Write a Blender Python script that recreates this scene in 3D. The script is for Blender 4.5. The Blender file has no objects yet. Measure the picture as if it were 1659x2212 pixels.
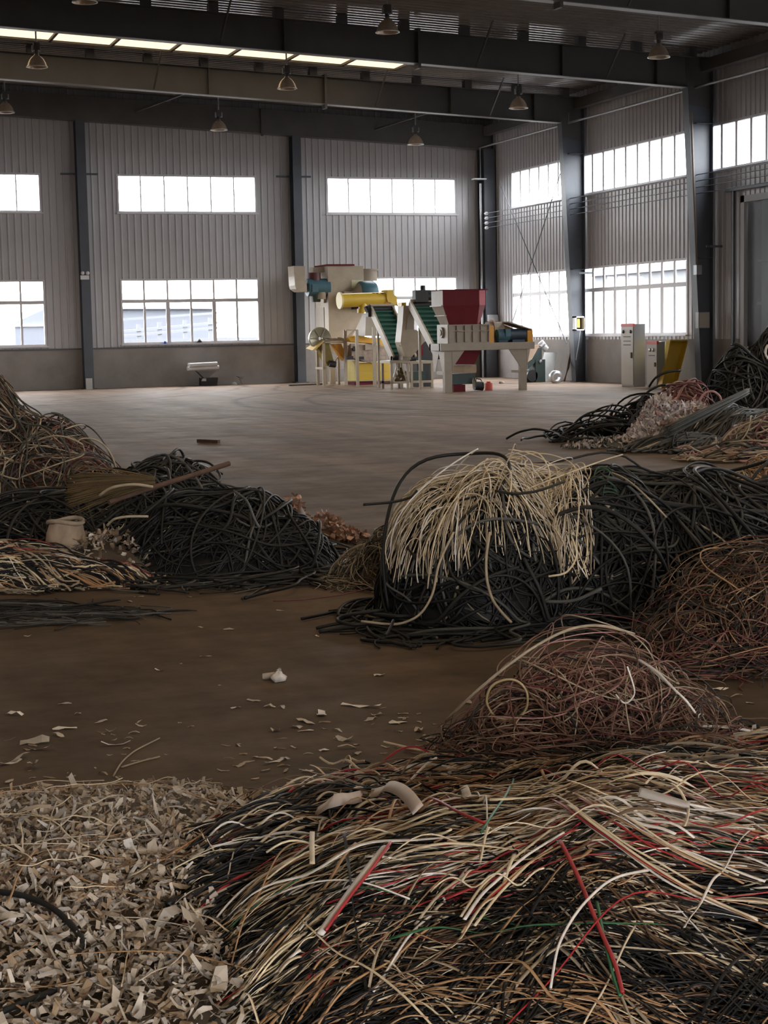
import bpy, math, random
import numpy as np
from mathutils import Matrix, Vector

# ------------------------------------------------------------------ camera, sky, exposure
S = bpy.context.scene
COL = S.collection
S.view_settings.view_transform = 'Standard'
S.view_settings.look = 'None'
S.view_settings.exposure = 0.0
S.view_settings.gamma = 1.0
try:
    S.view_settings.use_curve_mapping = False
except Exception:
    pass
S.cycles.use_denoising = True
S.cycles.max_bounces = 7
S.cycles.diffuse_bounces = 4
S.cycles.glossy_bounces = 3
S.cycles.transmission_bounces = 6
S.cycles.transparent_max_bounces = 8
S.cycles.sample_clamp_indirect = 6.0
S.cycles.caustics_reflective = False
S.cycles.caustics_refractive = False

FPX, CXP, CYP, EYE = 3646.68, 829.5, 1106.0, 1.5
YAW, PITCH, ROLL = 0.33912668, -0.10704289, 0.01932855
def cam_axes():
    f = np.array([math.sin(YAW)*math.cos(PITCH), math.cos(YAW)*math.cos(PITCH), math.sin(PITCH)])
    r = np.array([math.cos(YAW), -math.sin(YAW), 0.0])
    d = np.cross(f, r)
    c, s = math.cos(ROLL), math.sin(ROLL)
    return np.array([c*r+s*d, -s*r+c*d, f])
AX = cam_axes()
cam_d = bpy.data.cameras.new('camera')
cam = bpy.data.objects.new('camera', cam_d)
COL.objects.link(cam)
cam_d.sensor_fit = 'AUTO'
cam_d.sensor_width = 36.0
cam_d.lens = FPX/2212*36.0
cam_d.clip_end = 400
m = Matrix.Identity(4)
for i in range(3):
    m[i][0] = AX[0][i]; m[i][1] = -AX[1][i]; m[i][2] = -AX[2][i]
m[0][3], m[1][3], m[2][3] = 0, 0, EYE
cam.matrix_world = m
S.camera = cam

SKY = 22.0
w = bpy.data.worlds.new('overcast_sky'); S.world = w
w.use_nodes = True
bg = w.node_tree.nodes['Background']
bg.inputs['Color'].default_value = (1.0, 0.985, 0.985, 1)
bg.inputs['Strength'].default_value = SKY

def portal(loc, direction, sx, sy):
    l = bpy.data.lights.new('daylight_opening', 'AREA')
    l.shape = 'RECTANGLE'; l.size = sx; l.size_y = sy
    l.cycles.is_portal = True
    o = bpy.data.objects.new('daylight_opening', l)
    o.location = loc
    o.rotation_euler = Vector(direction).to_track_quat('-Z', 'Y').to_euler()
    COL.objects.link(o)

def ray(u, v):
    return AX.T @ np.array([(u-CXP)/FPX, (v-CYP)/FPX, 1.0])
def on_floor(u, v, z=0.0):
    d = ray(u, v); return np.array([0, 0, EYE]) + d*((z-EYE)/d[2])
def on_y(u, v, Y):
    d = ray(u, v); return np.array([0, 0, EYE]) + d*(Y/d[1])
def on_x(u, v, X):
    d = ray(u, v); return np.array([0, 0, EYE]) + d*(X/d[0])
RGT = np.array([math.cos(YAW), -math.sin(YAW)])
FWD = np.array([math.sin(YAW), math.cos(YAW)])
def ctr(u, fd):                       # ground point seen in direction u, fd metres ahead
    return FWD*fd + RGT*((u-CXP)/FPX*(fd*0.9943+0.16))

# ------------------------------------------------------------------ materials
MATS = {}
def s2l(c):
    c = c/255.0
    return c/12.92 if c <= 0.04045 else ((c+0.055)/1.055)**2.4
def mat(name, rgb, rough=0.6, metal=0.0, vary=0.0, scale=6.0, bump=0.0, bscale=40.0, srgb=False, spec=0.5):
    if name in MATS: return MATS[name]
    if srgb: rgb = tuple(s2l(c) for c in rgb)
    mm = bpy.data.materials.new(name); mm.use_nodes = True
    nt = mm.node_tree; b = nt.nodes['Principled BSDF']
    b.inputs['Base Color'].default_value = (*rgb, 1)
    b.inputs['Roughness'].default_value = rough
    b.inputs['Metallic'].default_value = metal
    b.inputs['Specular IOR Level'].default_value = spec
    if vary or bump:
        tc = nt.nodes.new('ShaderNodeTexCoord')
    if vary:
        n = nt.nodes.new('ShaderNodeTexNoise'); n.inputs['Scale'].default_value = scale
        n.inputs['Detail'].default_value = 5; n.inputs['Roughness'].default_value = 0.65
        nt.links.new(tc.outputs['Object'], n.inputs['Vector'])
        r = nt.nodes.new('ShaderNodeValToRGB')
        r.color_ramp.elements[0].position = 0.3; r.color_ramp.elements[1].position = 0.7
        r.color_ramp.elements[0].color = (*[c*(1-vary) for c in rgb], 1)
        r.color_ramp.elements[1].color = (*[min(1, c*(1+vary)) for c in rgb], 1)
        nt.links.new(n.outputs['Fac'], r.inputs['Fac'])
        nt.links.new(r.outputs['Color'], b.inputs['Base Color'])
    if bump:
        n2 = nt.nodes.new('ShaderNodeTexNoise'); n2.inputs['Scale'].default_value = bscale
        n2.inputs['Detail'].default_value = 4
        nt.links.new(tc.outputs['Object'], n2.inputs['Vector'])
        bp = nt.nodes.new('ShaderNodeBump'); bp.inputs['Strength'].default_value = bump
        bp.inputs['Distance'].default_value = 0.01
        nt.links.new(n2.outputs['Fac'], bp.inputs['Height'])
        nt.links.new(bp.outputs['Normal'], b.inputs['Normal'])
    MATS[name] = mm
    return mm

def glass_mat():
    mm = bpy.data.materials.new('window_glass'); mm.use_nodes = True
    nt = mm.node_tree; nt.nodes.remove(nt.nodes['Principled BSDF'])
    out = nt.nodes['Material Output']
    tr = nt.nodes.new('ShaderNodeBsdfTransparent'); tr.inputs['Color'].default_value = (0.93, 0.95, 0.96, 1)
    gl = nt.nodes.new('ShaderNodeBsdfGlossy'); gl.inputs['Roughness'].default_value = 0.05
    mx = nt.nodes.new('ShaderNodeMixShader'); mx.inputs[0].default_value = 0.06
    nt.links.new(tr.outputs[0], mx.inputs[1]); nt.links.new(gl.outputs[0], mx.inputs[2])
    nt.links.new(mx.outputs[0], out.inputs['Surface'])
    return mm
def translucent_mat(name, rgb):
    mm = bpy.data.materials.new(name); mm.use_nodes = True
    nt = mm.node_tree; nt.nodes.remove(nt.nodes['Principled BSDF'])
    out = nt.nodes['Material Output']
    tr = nt.nodes.new('ShaderNodeBsdfTranslucent'); tr.inputs['Color'].default_value = (*rgb, 1)
    nt.links.new(tr.outputs[0], out.inputs['Surface'])
    return mm

GLASS = glass_mat()
M_WALL = mat('wall_sheet', (0.47, 0.465, 0.485), 0.38, 0.0, 0.06, 0.7, spec=0.6)
M_CEIL = mat('roof_sheet', (0.20, 0.19, 0.18), 0.13, 0.0, 0.08, 1.2, spec=0.5)
M_PLINTH = mat('plinth_render', (0.29, 0.265, 0.255), 0.85, 0, 0.22, 0.9, 0.15, 14)
M_STEEL = mat('painted_steel', (0.075, 0.085, 0.105), 0.45, 0, 0.12, 2.0)
M_STEEL2 = mat('rafter_paint', (0.070, 0.068, 0.068), 0.5, 0, 0.12, 2.0)
M_FRAME = mat('window_frame_white', (0.62, 0.60, 0.62), 0.4)
M_GALV = mat('galvanised', (0.35, 0.36, 0.37), 0.4, 0.6, 0.1, 6)
M_CREAM = mat('cream_paint', (0.41, 0.345, 0.265), 0.5, 0, 0.10, 3.0)
M_CREAM2 = mat('beige_paint', (0.34, 0.285, 0.225), 0.5, 0, 0.10, 3.0)
M_YEL = mat('yellow_paint', (0.58, 0.38, 0.035), 0.42, 0, 0.08, 3.0)
M_ORA = mat('orange_paint', (0.66, 0.30, 0.03), 0.45, 0, 0.08, 3.0)
M_RED = mat('maroon_paint', (0.13, 0.014, 0.020), 0.6, 0, 0.12, 3.0, spec=0.15)
M_TEAL = mat('teal_paint', (0.05, 0.13, 0.17), 0.45, 0, 0.12, 4.0)
M_BELT = mat('green_belt', (0.022, 0.085, 0.06), 0.6, 0, 0.15, 6)
M_BLACK = mat('black_rubber', (0.016, 0.016, 0.017), 0.55, 0, 0.2, 8)
M_DKGREEN = mat('dark_green_paint', (0.030, 0.055, 0.050), 0.5, 0, 0.15, 4)
M_CARD = mat('cardboard', (0.42, 0.32, 0.23), 0.85, 0, 0.15, 6)
M_CABG = mat('cabinet_grey', (0.40, 0.37, 0.32), 0.35, 0, 0.04, 3)
M_CABS = mat('cabinet_side_metal', (0.34, 0.34, 0.35), 0.28, 0.5)
M_WHITE = mat('white_plastic', (0.72, 0.72, 0.74), 0.5)
M_REDT = mat('signal_red', (0.62, 0.06, 0.05), 0.5)
M_BROWNROD = mat('rusty_rod', (0.10, 0.055, 0.035), 0.8, 0, 0.3, 8)
M_SILVER = mat('silver_foil', (0.55, 0.56, 0.58), 0.3, 0.7, 0.15, 12)
M_GREYL = mat('pale_board', (0.50, 0.50, 0.49), 0.7, 0, 0.1, 4)

def floor_mat():
    mm = bpy.data.materials.new('dirty_concrete'); mm.use_nodes = True
    nt = mm.node_tree; L = nt.links.new; b = nt.nodes['Principled BSDF']
    tc = nt.nodes.new('ShaderNodeTexCoord')
    def noise(sc, det=6, ro=0.6, stretch=None, rot=0):
        n = nt.nodes.new('ShaderNodeTexNoise'); n.inputs['Scale'].default_value = sc
        n.inputs['Detail'].default_value = det; n.inputs['Roughness'].default_value = ro
        if stretch:
            mp = nt.nodes.new('ShaderNodeMapping'); mp.inputs['Scale'].default_value = stretch
            mp.inputs['Rotation'].default_value = (0, 0, rot)
            L(tc.outputs['Object'], mp.inputs['Vector']); L(mp.outputs['Vector'], n.inputs['Vector'])
        else:
            L(tc.outputs['Object'], n.inputs['Vector'])
        return n.outputs['Fac']
    def ramp(fac, a, bcol, p0=0.3, p1=0.7):
        r = nt.nodes.new('ShaderNodeValToRGB')
        r.color_ramp.elements[0].position = p0; r.color_ramp.elements[1].position = p1
        r.color_ramp.elements[0].color = (*a, 1); r.color_ramp.elements[1].color = (*bcol, 1)
        L(fac, r.inputs['Fac']); return r.outputs['Color']
    def mix(mode, fac, A, Bc):
        mx = nt.nodes.new('ShaderNodeMixRGB'); mx.blend_type = mode
        if isinstance(fac, float): mx.inputs[0].default_value = fac
        else: L(fac, mx.inputs[0])
        L(A, mx.inputs[1]); L(Bc, mx.inputs[2]); return mx.outputs[0]
    sp0 = nt.nodes.new('ShaderNodeSeparateXYZ'); L(tc.outputs['Object'], sp0.inputs[0])
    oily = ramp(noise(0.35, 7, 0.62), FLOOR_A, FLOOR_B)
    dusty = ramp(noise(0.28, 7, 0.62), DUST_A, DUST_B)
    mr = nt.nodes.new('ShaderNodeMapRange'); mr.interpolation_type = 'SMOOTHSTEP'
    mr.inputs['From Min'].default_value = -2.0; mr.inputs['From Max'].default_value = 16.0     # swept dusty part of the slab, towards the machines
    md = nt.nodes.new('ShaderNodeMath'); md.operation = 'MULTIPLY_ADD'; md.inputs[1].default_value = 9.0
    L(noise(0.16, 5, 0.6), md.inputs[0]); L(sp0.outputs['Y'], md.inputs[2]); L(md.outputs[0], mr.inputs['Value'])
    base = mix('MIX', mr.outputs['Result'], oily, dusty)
    fine = ramp(noise(3.5, 8, 0.7), (0.72, 0.72, 0.72), (1.2, 1.2, 1.2))
    c = mix('MULTIPLY', 1.0, base, fine)
    st = ramp(noise(1.0, 5, 0.6, (1.4, 0.10, 1), 0.55), (0.72, 0.70, 0.68), (1.12, 1.12, 1.12), 0.36, 0.62)
    c = mix('MULTIPLY', 0.8, c, st)
    st2 = ramp(noise(1.6, 4, 0.6, (0.12, 1.6, 1), 0.25), (0.78, 0.76, 0.74), (1.1, 1.1, 1.1), 0.36, 0.6)
    c = mix('MULTIPLY', 0.7, c, st2)
    # curved tyre tracks: arcs of circles about two turning centres
    sp = nt.nodes.new('ShaderNodeSeparateXYZ'); L(tc.outputs['Object'], sp.inputs[0])
    def mth(op, a, bb=None):
        n = nt.nodes.new('ShaderNodeMath'); n.operation = op
        for i, x in enumerate((a, bb)):
            if x is None: continue
            if isinstance(x, (int, float)): n.inputs[i].default_value = x
            else: L(x, n.inputs[i])
        return n.outputs[0]
    wob = mth('MULTIPLY', mth('SUBTRACT', noise(0.5, 2), 0.5), 0.6)
    tot = None
    for (px, py, rad, hw) in ((17.5, 13.5, 9.0, 0.10), (17.5, 13.5, 10.6, 0.10), (-4.0, 30.5, 13.0, 0.09), (-4.0, 30.5, 14.7, 0.09), (22, 21, 10.5, 0.08), (22, 21, 12.0, 0.08)):
        dx = mth('SUBTRACT', sp.outputs['X'], px); dy = mth('SUBTRACT', sp.outputs['Y'], py)
        d = mth('SQRT', mth('ADD', mth('MULTIPLY', dx, dx), mth('MULTIPLY', dy, dy)))
        e = mth('ABSOLUTE', mth('SUBTRACT', mth('ADD', d, wob), rad))
        t = mth('SUBTRACT', 1.0, mth('MINIMUM', mth('DIVIDE', e, hw*2), 1.0))
        tot = t if tot is None else mth('MAXIMUM', tot, t)
    tk = ramp(mth('MULTIPLY', tot, noise(2.5, 5, 0.7)), (1, 1, 1), (0.55, 0.53, 0.50), 0.05, 0.5)
    c = mix('MULTIPLY', 1.0, c, tk)
    # saw-cut joints in the slab
    for (nx, ny, off, hw) in JOINTS:
        e = mth('ABSOLUTE', mth('SUBTRACT', mth('ADD', mth('MULTIPLY', sp.outputs['X'], nx), mth('MULTIPLY', sp.outputs['Y'], ny)), off))
        jl = ramp(mth('DIVIDE', e, hw), (0.42, 0.40, 0.38), (1, 1, 1), 0.45, 1.0)
        c = mix('MULTIPLY', 1.0, c, jl)
    L(c, b.inputs['Base Color'])
    rr = ramp(noise(1.3, 6, 0.65), (0.58,)*3, (0.82,)*3)
    L(rr, b.inputs['Roughness'])
    b.inputs['Specular IOR Level'].default_value = 0.08
    bp = nt.nodes.new('ShaderNodeBump'); bp.inputs['Strength'].default_value = 0.12; bp.inputs['Distance'].default_value = 0.02
    L(noise(9, 8, 0.7), bp.inputs['Height']); L(bp.outputs['Normal'], b.inputs['Normal'])
    return mm
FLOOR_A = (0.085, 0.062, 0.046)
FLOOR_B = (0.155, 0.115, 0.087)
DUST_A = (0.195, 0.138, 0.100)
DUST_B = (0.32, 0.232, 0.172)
_j0, _j1 = on_floor(0, 1462), on_floor(1040, 1396)
_jd = (_j1-_j0)[:2]; _jd /= np.linalg.norm(_jd)
_jn = np.array([-_jd[1], _jd[0]])
JOINTS = [(float(_jn[0]), float(_jn[1]), float(_jn @ _j0[:2])+6.0*k, 0.030) for k in (0, 2)]

# ------------------------------------------------------------------ mesh helpers
def tag(o, label=None, cat=None, group=None, kind=None):
    if label: o['label'] = label
    if cat: o['category'] = cat
    if group: o['group'] = group
    if kind: o['kind'] = kind
    return o
def thing(name, label, cat, loc, group=None, kind=None):
    o = bpy.data.objects.new(name, None); COL.objects.link(o)
    o.location = loc; o.empty_display_size = 0.1
    return tag(o, label, cat, group, kind)
def root_loc(o):
    l = Vector((0, 0, 0))
    while o is not None:
        l += o.location; o = o.parent
    return l
class MB:
    def __init__(s): s.v = []; s.f = []; s.smooth = []
    def add(s, vs, fs, sm=False):
        n = len(s.v); s.v += [tuple(map(float, p)) for p in vs]
        s.f += [tuple(n+i for i in f) for f in fs]; s.smooth += [sm]*len(fs)
        return s
    def box(s, x0, y0, z0, x1, y1, z1):
        x0, x1 = sorted((x0, x1)); y0, y1 = sorted((y0, y1)); z0, z1 = sorted((z0, z1))
        vs = [(x, y, z) for x in (x0, x1) for y in (y0, y1) for z in (z0, z1)]
        return s.add(vs, [(0, 1, 3, 2), (4, 6, 7, 5), (0, 4, 5, 1), (2, 3, 7, 6), (0, 2, 6, 4), (1, 5, 7, 3)])
    def hexa(s, a, b):                       # two quads a (4 pts) and b (4 pts) joined
        return s.add(list(a)+list(b), [(0, 1, 2, 3), (7, 6, 5, 4), (0, 4, 5, 1), (1, 5, 6, 2), (2, 6, 7, 3), (3, 7, 4, 0)])
    def prism(s, pts, y0, y1):               # polygon in XZ extruded along Y
        n = len(pts)
        vs = [(p[0], y0, p[1]) for p in pts]+[(p[0], y1, p[1]) for p in pts]
        fs = [tuple(range(n)), tuple(range(2*n-1, n-1, -1))]+[(i, i+n, (i+1) % n+n, (i+1) % n) for i in range(n)]
        return s.add(vs, fs)
    def prismx(s, pts, x0, x1):              # polygon in YZ extruded along X
        n = len(pts)
        vs = [(x0, p[0], p[1]) for p in pts]+[(x1, p[0], p[1]) for p in pts]
        fs = [tuple(range(n)), tuple(range(2*n-1, n-1, -1))]+[(i, i+n, (i+1) % n+n, (i+1) % n) for i in range(n)]
        return s.add(vs, fs)
    def bar(s, p, q, w, h, up=(0, 0, 1)):
        p, q = Vector(p), Vector(q); t = (q-p).normalized(); u = Vector(up)
        if abs(t.dot(u)) > 0.98: u = Vector((0, 1, 0))
        a = t.cross(u).normalized()*w/2; b = a.cross(t).normalized()*h/2
        A = [p-a-b, p+a-b, p+a+b, p-a+b]; B = [q-a-b, q+a-b, q+a+b, q-a+b]
        return s.hexa(A, B)
    def cyl(s, p, q, r, r2=None, n=16, caps=True):
        r2 = r if r2 is None else r2
        p, q = Vector(p), Vector(q); t = (q-p).normalized()
        u = Vector((0, 0, 1)) if abs(t.z) < 0.9 else Vector((1, 0, 0))
        a = t.cross(u).normalized(); b = t.cross(a).normalized()
        vs = []
        for c, rr in ((p, r), (q, r2)):
            for i in range(n):
                an = 2*math.pi*i/n; vs.append(c+a*math.cos(an)*rr+b*math.sin(an)*rr)
        s.add(vs, [(i, (i+1) % n, n+(i+1) % n, n+i) for i in range(n)], True)
        if caps: s.add(vs, [tuple(range(n-1, -1, -1)), tuple(range(n, 2*n))])
        return s
    def lathe(s, c, prof, n=20, axis='z'):
        vs = []
        for (r, z) in prof:
            for i in range(n):
                an = 2*math.pi*i/n; x, y = r*math.cos(an), r*math.sin(an)
                vs.append((c[0]+x, c[1]+y, c[2]+z) if axis == 'z' else ((c[0]+x, c[1]+z, c[2]+y) if axis == 'y' else (c[0]+z, c[1]+x, c[2]+y)))
        fs = [(j*n+i, j*n+(i+1) % n, (j+1)*n+(i+1) % n, (j+1)*n+i) for j in range(len(prof)-1) for i in range(n)]
        return s.add(vs, fs, True)
    def path(s, pts, r, n=8):
        pts = [Vector(p) for p in pts]
        N = len(pts); vs = []
        for i, p in enumerate(pts):
            t = (pts[min(i+1, N-1)]-pts[max(i-1, 0)]).normalized()
            u = Vector((0, 0, 1)) if abs(t.z) < 0.9 else Vector((0, 1, 0))
            a = t.cross(u).normalized(); b = t.cross(a)
            for k in range(n):
                an = 2*math.pi*k/n; vs.append(p+a*math.cos(an)*r+b*math.sin(an)*r)
        fs = [(j*n+i, j*n+(i+1) % n, (j+1)*n+(i+1) % n, (j+1)*n+i) for j in range(N-1) for i in range(n)]
        s.add(vs, fs, True)
        return s.add([vs[i] for i in range(n)]+[vs[(N-1)*n+i] for i in range(n)], [tuple(range(n-1, -1, -1)), tuple(range(n, 2*n))])
    def build(s, name, material, parent=None, label=None, cat=None, group=None, kind=None, bevel=0.0):
        v = np.array(s.v)
        org = np.array([(v[:, 0].min()+v[:, 0].max())/2, (v[:, 1].min()+v[:, 1].max())/2, v[:, 2].min()])
        me = bpy.data.meshes.new(name)
        me.from_pydata((v-org).tolist(), [], s.f)
        me.polygons.foreach_set('use_smooth', s.smooth)
        for mm in (material if isinstance(material, (list, tuple)) else [material]): me.materials.append(mm)
        me.update()
        o = bpy.data.objects.new(name, me); COL.objects.link(o)
        if parent is not None:
            o.parent = parent; o.location = Vector(org)-root_loc(parent)
        else:
            o.location = org
        if bevel:
            b = o.modifiers.new('bevel', 'BEVEL'); b.width = bevel; b.segments = 2; b.limit_method = 'ANGLE'
        return tag(o, label, cat, group, kind)
def copy_tree(o, parent=None):
    c = o.copy(); COL.objects.link(c)
    if parent is not None: c.parent = parent
    for ch in list(o.children): copy_tree(ch, c)
    return c

# ------------------------------------------------------------------ building shell
YB = 48.75          # back wall face
XR = 20.85          # right wall face
XL, YF = -17.0, -9.0
RIDGE = 2.0
FR = [-5.3, 1.4, 8.1, 14.8, 21.5, 28.2, 35.35, 42.1]   # frames along the hall
def zl(x): return 7.93-0.048*abs(x-RIDGE)-0.048*RIDGE
def zu(x): return 8.58-0.0445*abs(x-RIDGE)-0.0445*RIDGE
def zr(x): return zu(x)+0.23

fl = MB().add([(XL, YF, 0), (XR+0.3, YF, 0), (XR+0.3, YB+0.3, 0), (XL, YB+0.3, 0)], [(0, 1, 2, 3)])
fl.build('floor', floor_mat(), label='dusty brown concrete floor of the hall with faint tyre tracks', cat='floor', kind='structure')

def ribbed_wall(axis, pos, a0, a1, z0, ztop, holes, sign, pitch=0.2, depth=0.020):
    """vertical ribbed sheet in the plane axis=pos, spanning a0..a1, ribs standing out by depth*sign, holes (a0,a1,z0,z1) left open"""
    cuts = set()
    a = a0
    prof = []
    while a < a1-1e-6:
        for da, d in ((0, 0), (pitch*0.66, 0), (pitch*0.74, 1), (pitch*0.90, 1), (pitch*0.98, 0)):
            if a+da <= a1: prof.append((a+da, d*depth*sign))
        a += pitch
    prof.append((a1, 0))
    edges = sorted({h[0] for h in holes} | {h[1] for h in holes})
    def off(x):
        for (p, d), (q, e) in zip(prof, prof[1:]):
            if p <= x <= q: return d if q == p else d+(e-d)*(x-p)/(q-p)
        return 0
    prof += [(e, off(e)) for e in edges if a0 < e < a1]
    prof.sort()
    mb = MB()
    for (p, d), (q, e) in zip(prof, prof[1:]):
        if q-p < 1e-6: continue
        mid = (p+q)/2
        hs = sorted((h[2], h[3]) for h in holes if h[0] <= mid <= h[1])
        zz = z0; spans = []
        for (h0, h1) in hs:
            if h0 > zz: spans.append((zz, h0))
            zz = max(zz, h1)
        spans.append((zz, None))
        for (b0, b1) in spans:
            t0 = ztop(p) if b1 is None else b1; t1 = ztop(q) if b1 is None else b1
            if axis == 'y': vs = [(p, pos+d, b0), (q, pos+e, b0), (q, pos+e, t1), (p, pos+d, t0)]
            else: vs = [(pos+d, p, b0), (pos+e, q, b0), (pos+e, q, t1), (pos+d, p, t0)]
            mb.add(vs, [(0, 1, 2, 3)])
    return mb

WZ = dict(lo=(1.24, 3.12), up=(5.0, 6.10))
back_x = [(2.98-6.29, 7.12-6.29), (2.98, 7.12), (9.27, 13.41), (15.56, 19.74)]
back_holes = [(a, b, *WZ['lo']) for a, b in back_x]+[(a, b, *WZ['up']) for a, b in back_x]
right_y = [(42.5, 47.05), (36.56, 42.3), (29.9, 35.62), (22.9, 28.2), (16.2, 21.5), (9.5, 14.8), (2.8, 8.1), (-3.9, 1.4)]
door_y = (29.5, 33.95)
right_holes = [(a, b, 5.06, 6.16) for a, b in right_y]
right_holes += [(a, b, 1.26, 3.12) for i, (a, b) in enumerate(right_y) if i not in (2, 5, 6, 7)]
right_holes.append((*door_y, 0, 4.25))
left_holes = []
PL = 1.15
ribbed_wall('y', YB, XL, XR, PL, lambda x: zr(x)+0.02, back_holes, -1).build('wall_back', M_WALL, label='grey ribbed sheet back wall with two rows of windows', cat='wall', kind='structure')
ribbed_wall('x', XR, YF, YB, PL, lambda y: zr(XR)+0.02, right_holes, -1).build('wall_right', M_WALL, label='grey ribbed sheet side wall on the right with window rows', cat='wall', kind='structure')
ribbed_wall('x', XL, YF, YB, PL, lambda y: zr(XL)+0.02, left_holes, 1, pitch=0.8).build('wall_left', M_WALL, label='ribbed sheet side wall on the far left', cat='wall', kind='structure')
ribbed_wall('y', YF, XL, XR, PL, lambda x: zr(x)+0.02, [(-2.5, 3.5, 0, 3.8)], 1, pitch=0.8).build('wall_front', M_WALL, label='ribbed end wall behind the viewer with an opening added for light', cat='wall', kind='structure')  # unseen gap in the end wall, added to let daylight onto the foreground
MB().box(XL, YB-0.02, 0, XR, YB+0.24, PL).build('baseboard_back', M_PLINTH, label='grey rendered masonry plinth along the back wall', cat='plinth', kind='structure')
pr = MB()
pr.box(XR-0.02, door_y[1]+0.15, 0, XR+0.24, YB, PL).box(XR-0.02, YF, 0, XR+0.24, door_y[0], PL)
pr.build('baseboard_right', M_PLINTH, label='grey rendered masonry plinth along the right wall', cat='plinth', kind='structure')
MB().box(XL-0.24, YF, 0, XL+0.02, YB, PL).build('baseboard_left', M_PLINTH, label='masonry plinth along the far left wall', cat='plinth', kind='structure')
bf = MB(); bf.box(XL, YF-0.24, 0, -2.5, YF+0.02, PL).box(3.5, YF-0.24, 0, XR, YF+0.02, PL)
bf.build('baseboard_front', M_PLINTH, label='masonry plinth of the end wall behind the viewer', cat='plinth', kind='structure')
fs = MB(); fs.box(XL, YB-0.05, PL-0.03, XR, YB+0.0, PL+0.015)
fs.build('trim_1', mat('flashing_dark', (0.10, 0.10, 0.11), 0.5), label='dark flashing strip on top of the back plinth', cat='trim', kind='structure')

# roof sheet: ribs along the slope (X), skylight strips left open
SKYL = [(40.0, 41.35, 2.3, 15.1)]+[(y, y+1.4, 3.0, 15.1) for y in (22.5, 17.5, 12.5, 9.5, 6.0, 2.5, -1.5)]+[(y, y+1.4, -12.0, 1.0) for y in (38.0, 17.5, 9.5, 3.0)]  # first strip is in view; the others are unseen, added to light the hall
mb = MB()
yy = YF; prof = []
while yy < YB:
    for dy, d in ((0, 0), (0.13, 0), (0.15, -0.022), (0.21, -0.022), (0.23, 0)):
        prof.append((yy+dy, d))
    yy += 0.25
prof += [(a, 0) for a, b, c, d in SKYL]+[(b, 0) for a, b, c, d in SKYL]+[(YB+0.1, 0)]
prof = sorted(set(p for p in prof if p[0] <= YB+0.1))
for (p, d), (q, e) in zip(prof, prof[1:]):
    if q-p < 1e-6: continue
    mid = (p+q)/2
    holes = sorted((c, dd) for a, b, c, dd in SKYL if a <= mid <= b)
    xs = [XL]; spans = []
    cur = XL
    for (c, dd) in holes:
        spans.append((cur, c)); cur = dd
    spans.append((cur, XR+0.1))
    for (x0, x1) in spans:
        pts = [x0]+([RIDGE] if x0 < RIDGE < x1 else [])+[x1]
        for xa, xb in zip(pts, pts[1:]):
            mb.add([(xa, p, zr(xa)+d), (xb, p, zr(xb)+d), (xb, q, zr(xb)+e), (xa, q, zr(xa)+e)], [(0, 1, 2, 3)])
mb.build('ceiling', M_CEIL, label='dark grey corrugated sheet roof underside', cat='ceiling', kind='structure')
M_SKY = translucent_mat('skylight_sheet', (0.078, 0.060, 0.038))
M_DIV = mat('purlin_dark', (0.05, 0.045, 0.04), 0.6)
for i, (y0, y1, x0, x1) in enumerate(SKYL):
    vis = i == 0
    t = thing('window_%d' % (90+i), 'long glowing translucent skylight strip in the roof' if vis else 'unseen translucent skylight strip added in the roof for light', 'skylight', ((x0+x1)/2, (y0+y1)/2, zr((x0+x1)/2)), kind='structure')
    MB().add([(x0, y0, zr(x0)), (x1, y0, zr(x1)), (x1, y1, zr(x1)), (x0, y1, zr(x0))], [(0, 1, 2, 3)]).build('pane', M_SKY, t)
    if vis:
        xk = x1-1.42
        while xk > x0:
            MB().box(xk-0.035, y0-0.02, zr(xk)-0.06, xk+0.035, y1+0.02, zr(xk)-0.005).build('divider', M_DIV, t)
            xk -= 1.46
        f = MB()
        f.bar((x0, y1, zr(x0)-0.03), (x1, y1, zr(x1)-0.03), 0.05, 0.05)
        f.bar((x1, y0, zr(x1)-0.03), (x1, y1, zr(x1)-0.03), 0.05, 0.05)
        f.build('edge_trim', M_DIV, t)
    portal(((x0+x1)/2, (y0+y1)/2, zr((x0+x1)/2)+0.25), (0, 0, -1), x1-x0, y1-y0)

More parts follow.
